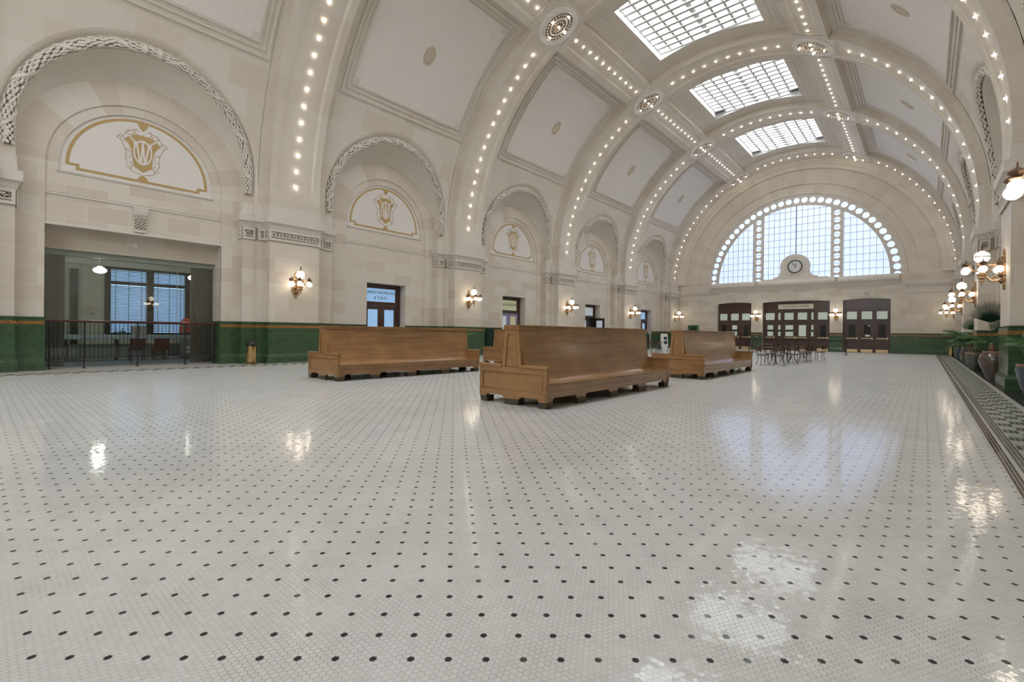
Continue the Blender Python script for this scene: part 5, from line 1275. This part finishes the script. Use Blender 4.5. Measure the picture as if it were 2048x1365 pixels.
# ------------------------------------------------------------------ railing of the wide opening
XR_ = -19.10
t = thing('railing', 'black iron railing with brown handrail across the glazed left opening', 'railing', (XR_, 3.5, 0))
m = MB(); m.prism([(-.03, 1.395), (.03, 1.395), (.036, 1.415), (.03, 1.44), (0, 1.45), (-.03, 1.44), (-.036, 1.415)], lambda a, b: (a, -2.17, b), lambda a, b: (a, 2.17, b)); obj('handrail', m, MT['redrail'], t)
for z in (.215, .30, 1.385):
    m = MB(); m.box(-.012, -2.16, z-.010, .012, 2.16, z+.010); obj('cross_rail', m, MT['iron'], t, 0)
for y in (-2.08, -1.33, -.05, 1.25, 2.12):
    m = MB(); m.box(-.016, y-.016, 0, .016, y+.016, 1.39); m.lathe([(.05, 0), (.05, .008), (.02, .02)], (0, y, 0), 12); obj('post', m, MT['iron'], t, 0)
bm_ = MB(); bm_.lathe([(.007, .30), (.007, 1.385)], (0, 0, 0), 6); bme = data('baluster', bm_, MT['iron'])
rm_ = MB(); rm_.rings([[(d, r_*cos(2*pi*i/14), .87+r_*sin(2*pi*i/14)) for i in range(14)] for r_, d in ((.034, -.006), (.042, -.006), (.042, .006), (.034, .006), (.034, -.006))]); rme = data('ring', rm_, MT['iron'])
for k in range(43):
    y = -2.10+k*.10; obj('baluster', bme, None, t, loc=(0, y, 0))
    if k % 2 == 0 and k < 42: obj('ring', rme, None, t, loc=(0, y+.05, 0))

# ------------------------------------------------------------------ things in the glazed room
def curtain(y0, y1, lab):
    m = MB(); n = int((y1-y0)/.012); x = XG-.22
    xs_ = [(x+.035*sin(i*.9)+.012*sin(i*.37), y0+(y1-y0)*i/n) for i in range(n+1)]
    m.rings([[(a, b, .03) for a, b in xs_], [(a, b, 3.42) for a, b in xs_], [(a-.006, b, 3.42) for a, b in xs_], [(a-.006, b, .03) for a, b in xs_]], False)
    tag(obj('curtain', m, MT['curtain'], None, 60), lab, 'curtain', 'curtains behind the glass')
curtain(1.22, 1.80, 'grey pleated curtain at the left side of the glass opening'); curtain(5.06, 5.74, 'grey pleated curtain at the right side of the glass opening')
def pendant(x, y, lab):
    t = thing('pendant_lamp', lab, 'lamp', (x, y, 3.21), 0, 'pendant lamps in the glazed room')
    m = MB(); m.lathe([(.06, -.09), (.15, -.06), (.19, 0), (.16, .06), (.09, .10), (.07, .12)], (0, 0, 0), 20); obj('shade', m, MT['pendant'], t)
    m = MB(); m.lathe([(.07, .11), (.075, .15), (.03, .18), (.012, .2), (.012, .95), (.06, .96), (.06, .985)], (0, 0, 0), 12); obj('stem', m, MT['grey'], t)
pendant(-21.5, 2.83, 'round white pendant lamp hanging left of the blinds'); pendant(-21.5, 5.60, 'round white pendant lamp behind the right curtain'); pendant(-21.5, 1.42, 'round white pendant lamp behind the left curtain')
t = thing('counter', 'long pale counter inside the glazed room behind the railing', 'counter', (-23.3, 4.35, 0))
m = MB(); m.box(-.35, -2.35, .80, .30, 2.35, .97); obj('worktop', m, MT['counter'], t, 0)
for y0, y1 in ((-2.15, -.85), (-.70, .62), (.9, 1.75)):
    m = MB(); m.box(-.25, y0, .10, .20, y1, .62); obj('front_panel', m, MT['desk'], t, 0)
m = MB()
for y in (-2.2, -.78, .72, 1.95): m.box(-.25, y-.03, 0, -.15, y+.03, .8); m.box(.12, y-.03, 0, .2, y+.03, .8)
obj('leg', m, MT['darkwood'], t, 0)
def office_chair(x, y, lab, mat):
    t = thing('upholstered_chair', lab, 'chair', (x, y, 0), 0, 'chairs at the counter')
    m = MB(); m.box(-.22, -.23, .40, .22, .23, .49); obj('seat', m, MT[mat], t, 0)
    m = MB(); m.box(.17, -.23, .49, .23, .23, .84); obj('backrest', m, MT[mat], t, 0)
    for sx in (-.19, .19):
        for sy in (-.2, .2): m = MB(); m.box(sx-.02, sy-.02, 0, sx+.02, sy+.02, .41); obj('leg', m, MT['darkwood'], t, 0)
office_chair(-22.4, 4.02, 'dark red chair at the counter, below the grey boxes', 'red'); office_chair(-22.5, 4.78, 'dark red chair at the counter, right of its twin', 'red')
for i, y in enumerate((4.13, 4.36)):
    t = thing('desk_speaker', 'grey boxy unit on the counter before the blinds, %s of the pair' % ('left' if i == 0 else 'right'), 'device', (-23.4, y, .97), 0, 'grey units on the counter')
    m = MB(); m.box(-.12, -.105, 0, .12, .105, .34); obj('case', m, MT['grey'], t, 0)
    m = MB()
    for k in range(4): m.box(.12, -.085, .05+k*.07, .125, .085, .08+k*.07)
    obj('grille', m, MT['silver'], t, 0)
t = thing('vest_chair', 'high-backed chair wearing a bright orange safety vest, right of the counter', 'chair', (-23.95, 5.95, 0))
m = MB(); m.box(-.22, -.22, .90, .22, .22, 1.02); obj('seat', m, MT['black'], t, 0)
m = MB(); m.lathe([(.04, .06), (.03, .9)], (0, 0, 0), 8); m.lathe([(.26, 0), (.26, .03), (.05, .07)], (0, 0, 0), 14); obj('pedestal', m, MT['iron'], t)
pv = [(-.26, 1.04), (-.25, 1.3), (-.21, 1.52), (-.12, 1.66), (.0, 1.70), (.12, 1.66), (.21, 1.52), (.25, 1.3), (.26, 1.04)]
m = MB(); m.prism(pv, lambda a, b: (.14, a, b), lambda a, b: (.26, a, b)); v = obj('safety_vest', m, MT['orange'], t, 0)
m = MB()
for z in (1.12, 1.30): m.box(.26, -.245, z, .267, .245, z+.055)
for y in (-.13, .13): m.box(.26, y-.03, 1.04, .266, y+.03, 1.60)
obj('reflective_band', m, MT['silver'], v, 0)
t = thing('printer', 'pale tall printer standing under the right end of the counter', 'printer', (-22.55, 5.70, 0))
m = MB(); m.box(-.2, -.2, .16, .2, .2, .80); obj('case', m, MT['grey'], t, 0)
m = MB(); m.box(.2, -.17, .25, .21, .17, .36); m.box(.2, -.17, .42, .21, .17, .53); obj('paper_drawer', m, MT['white'], t, 0)
m = MB(); m.box(-.19, -.19, 0, .19, .19, .16); obj('base', m, MT['black'], t, 0)
m = MB(); rows = [(.0, .9, .06), (-.10, .55, .06), (-.22, .28, .10)]
t = thing('wall_emblem', 'faint dark painted emblem on the left wall of the glazed room', 'emblem', (-24.74, 3.0, 1.95))
for z, w_, h_ in ((.12, .40, .05), (.02, .26, .05), (-.12, .14, .16), (-.36, .52, .05)): m.box(0, -w_/2, z, .008, w_/2, z+h_)
obj('emblem_paint', m, MT['scroll'], t, 0)
for i, (y, s_, lab) in enumerate(((3.55, .05, 'small dark desk item at the left end of the counter'), (3.75, .07, 'small grey desk item on the counter, left of the grey units'))):
    t = thing('desk_item', lab, 'desk item', (-23.35, y, .97)); m = MB(); m.box(-s_, -s_*1.4, 0, s_, s_*1.4, s_*2); obj('case', m, MT['desk' if i else 'darkwood'], t, 0)
    m = MB(); m.lathe([(.02, s_*2), (.012, s_*3), (.03, s_*3.4)], (0, 0, 0), 8); obj('knob', m, MT['grey'], t)
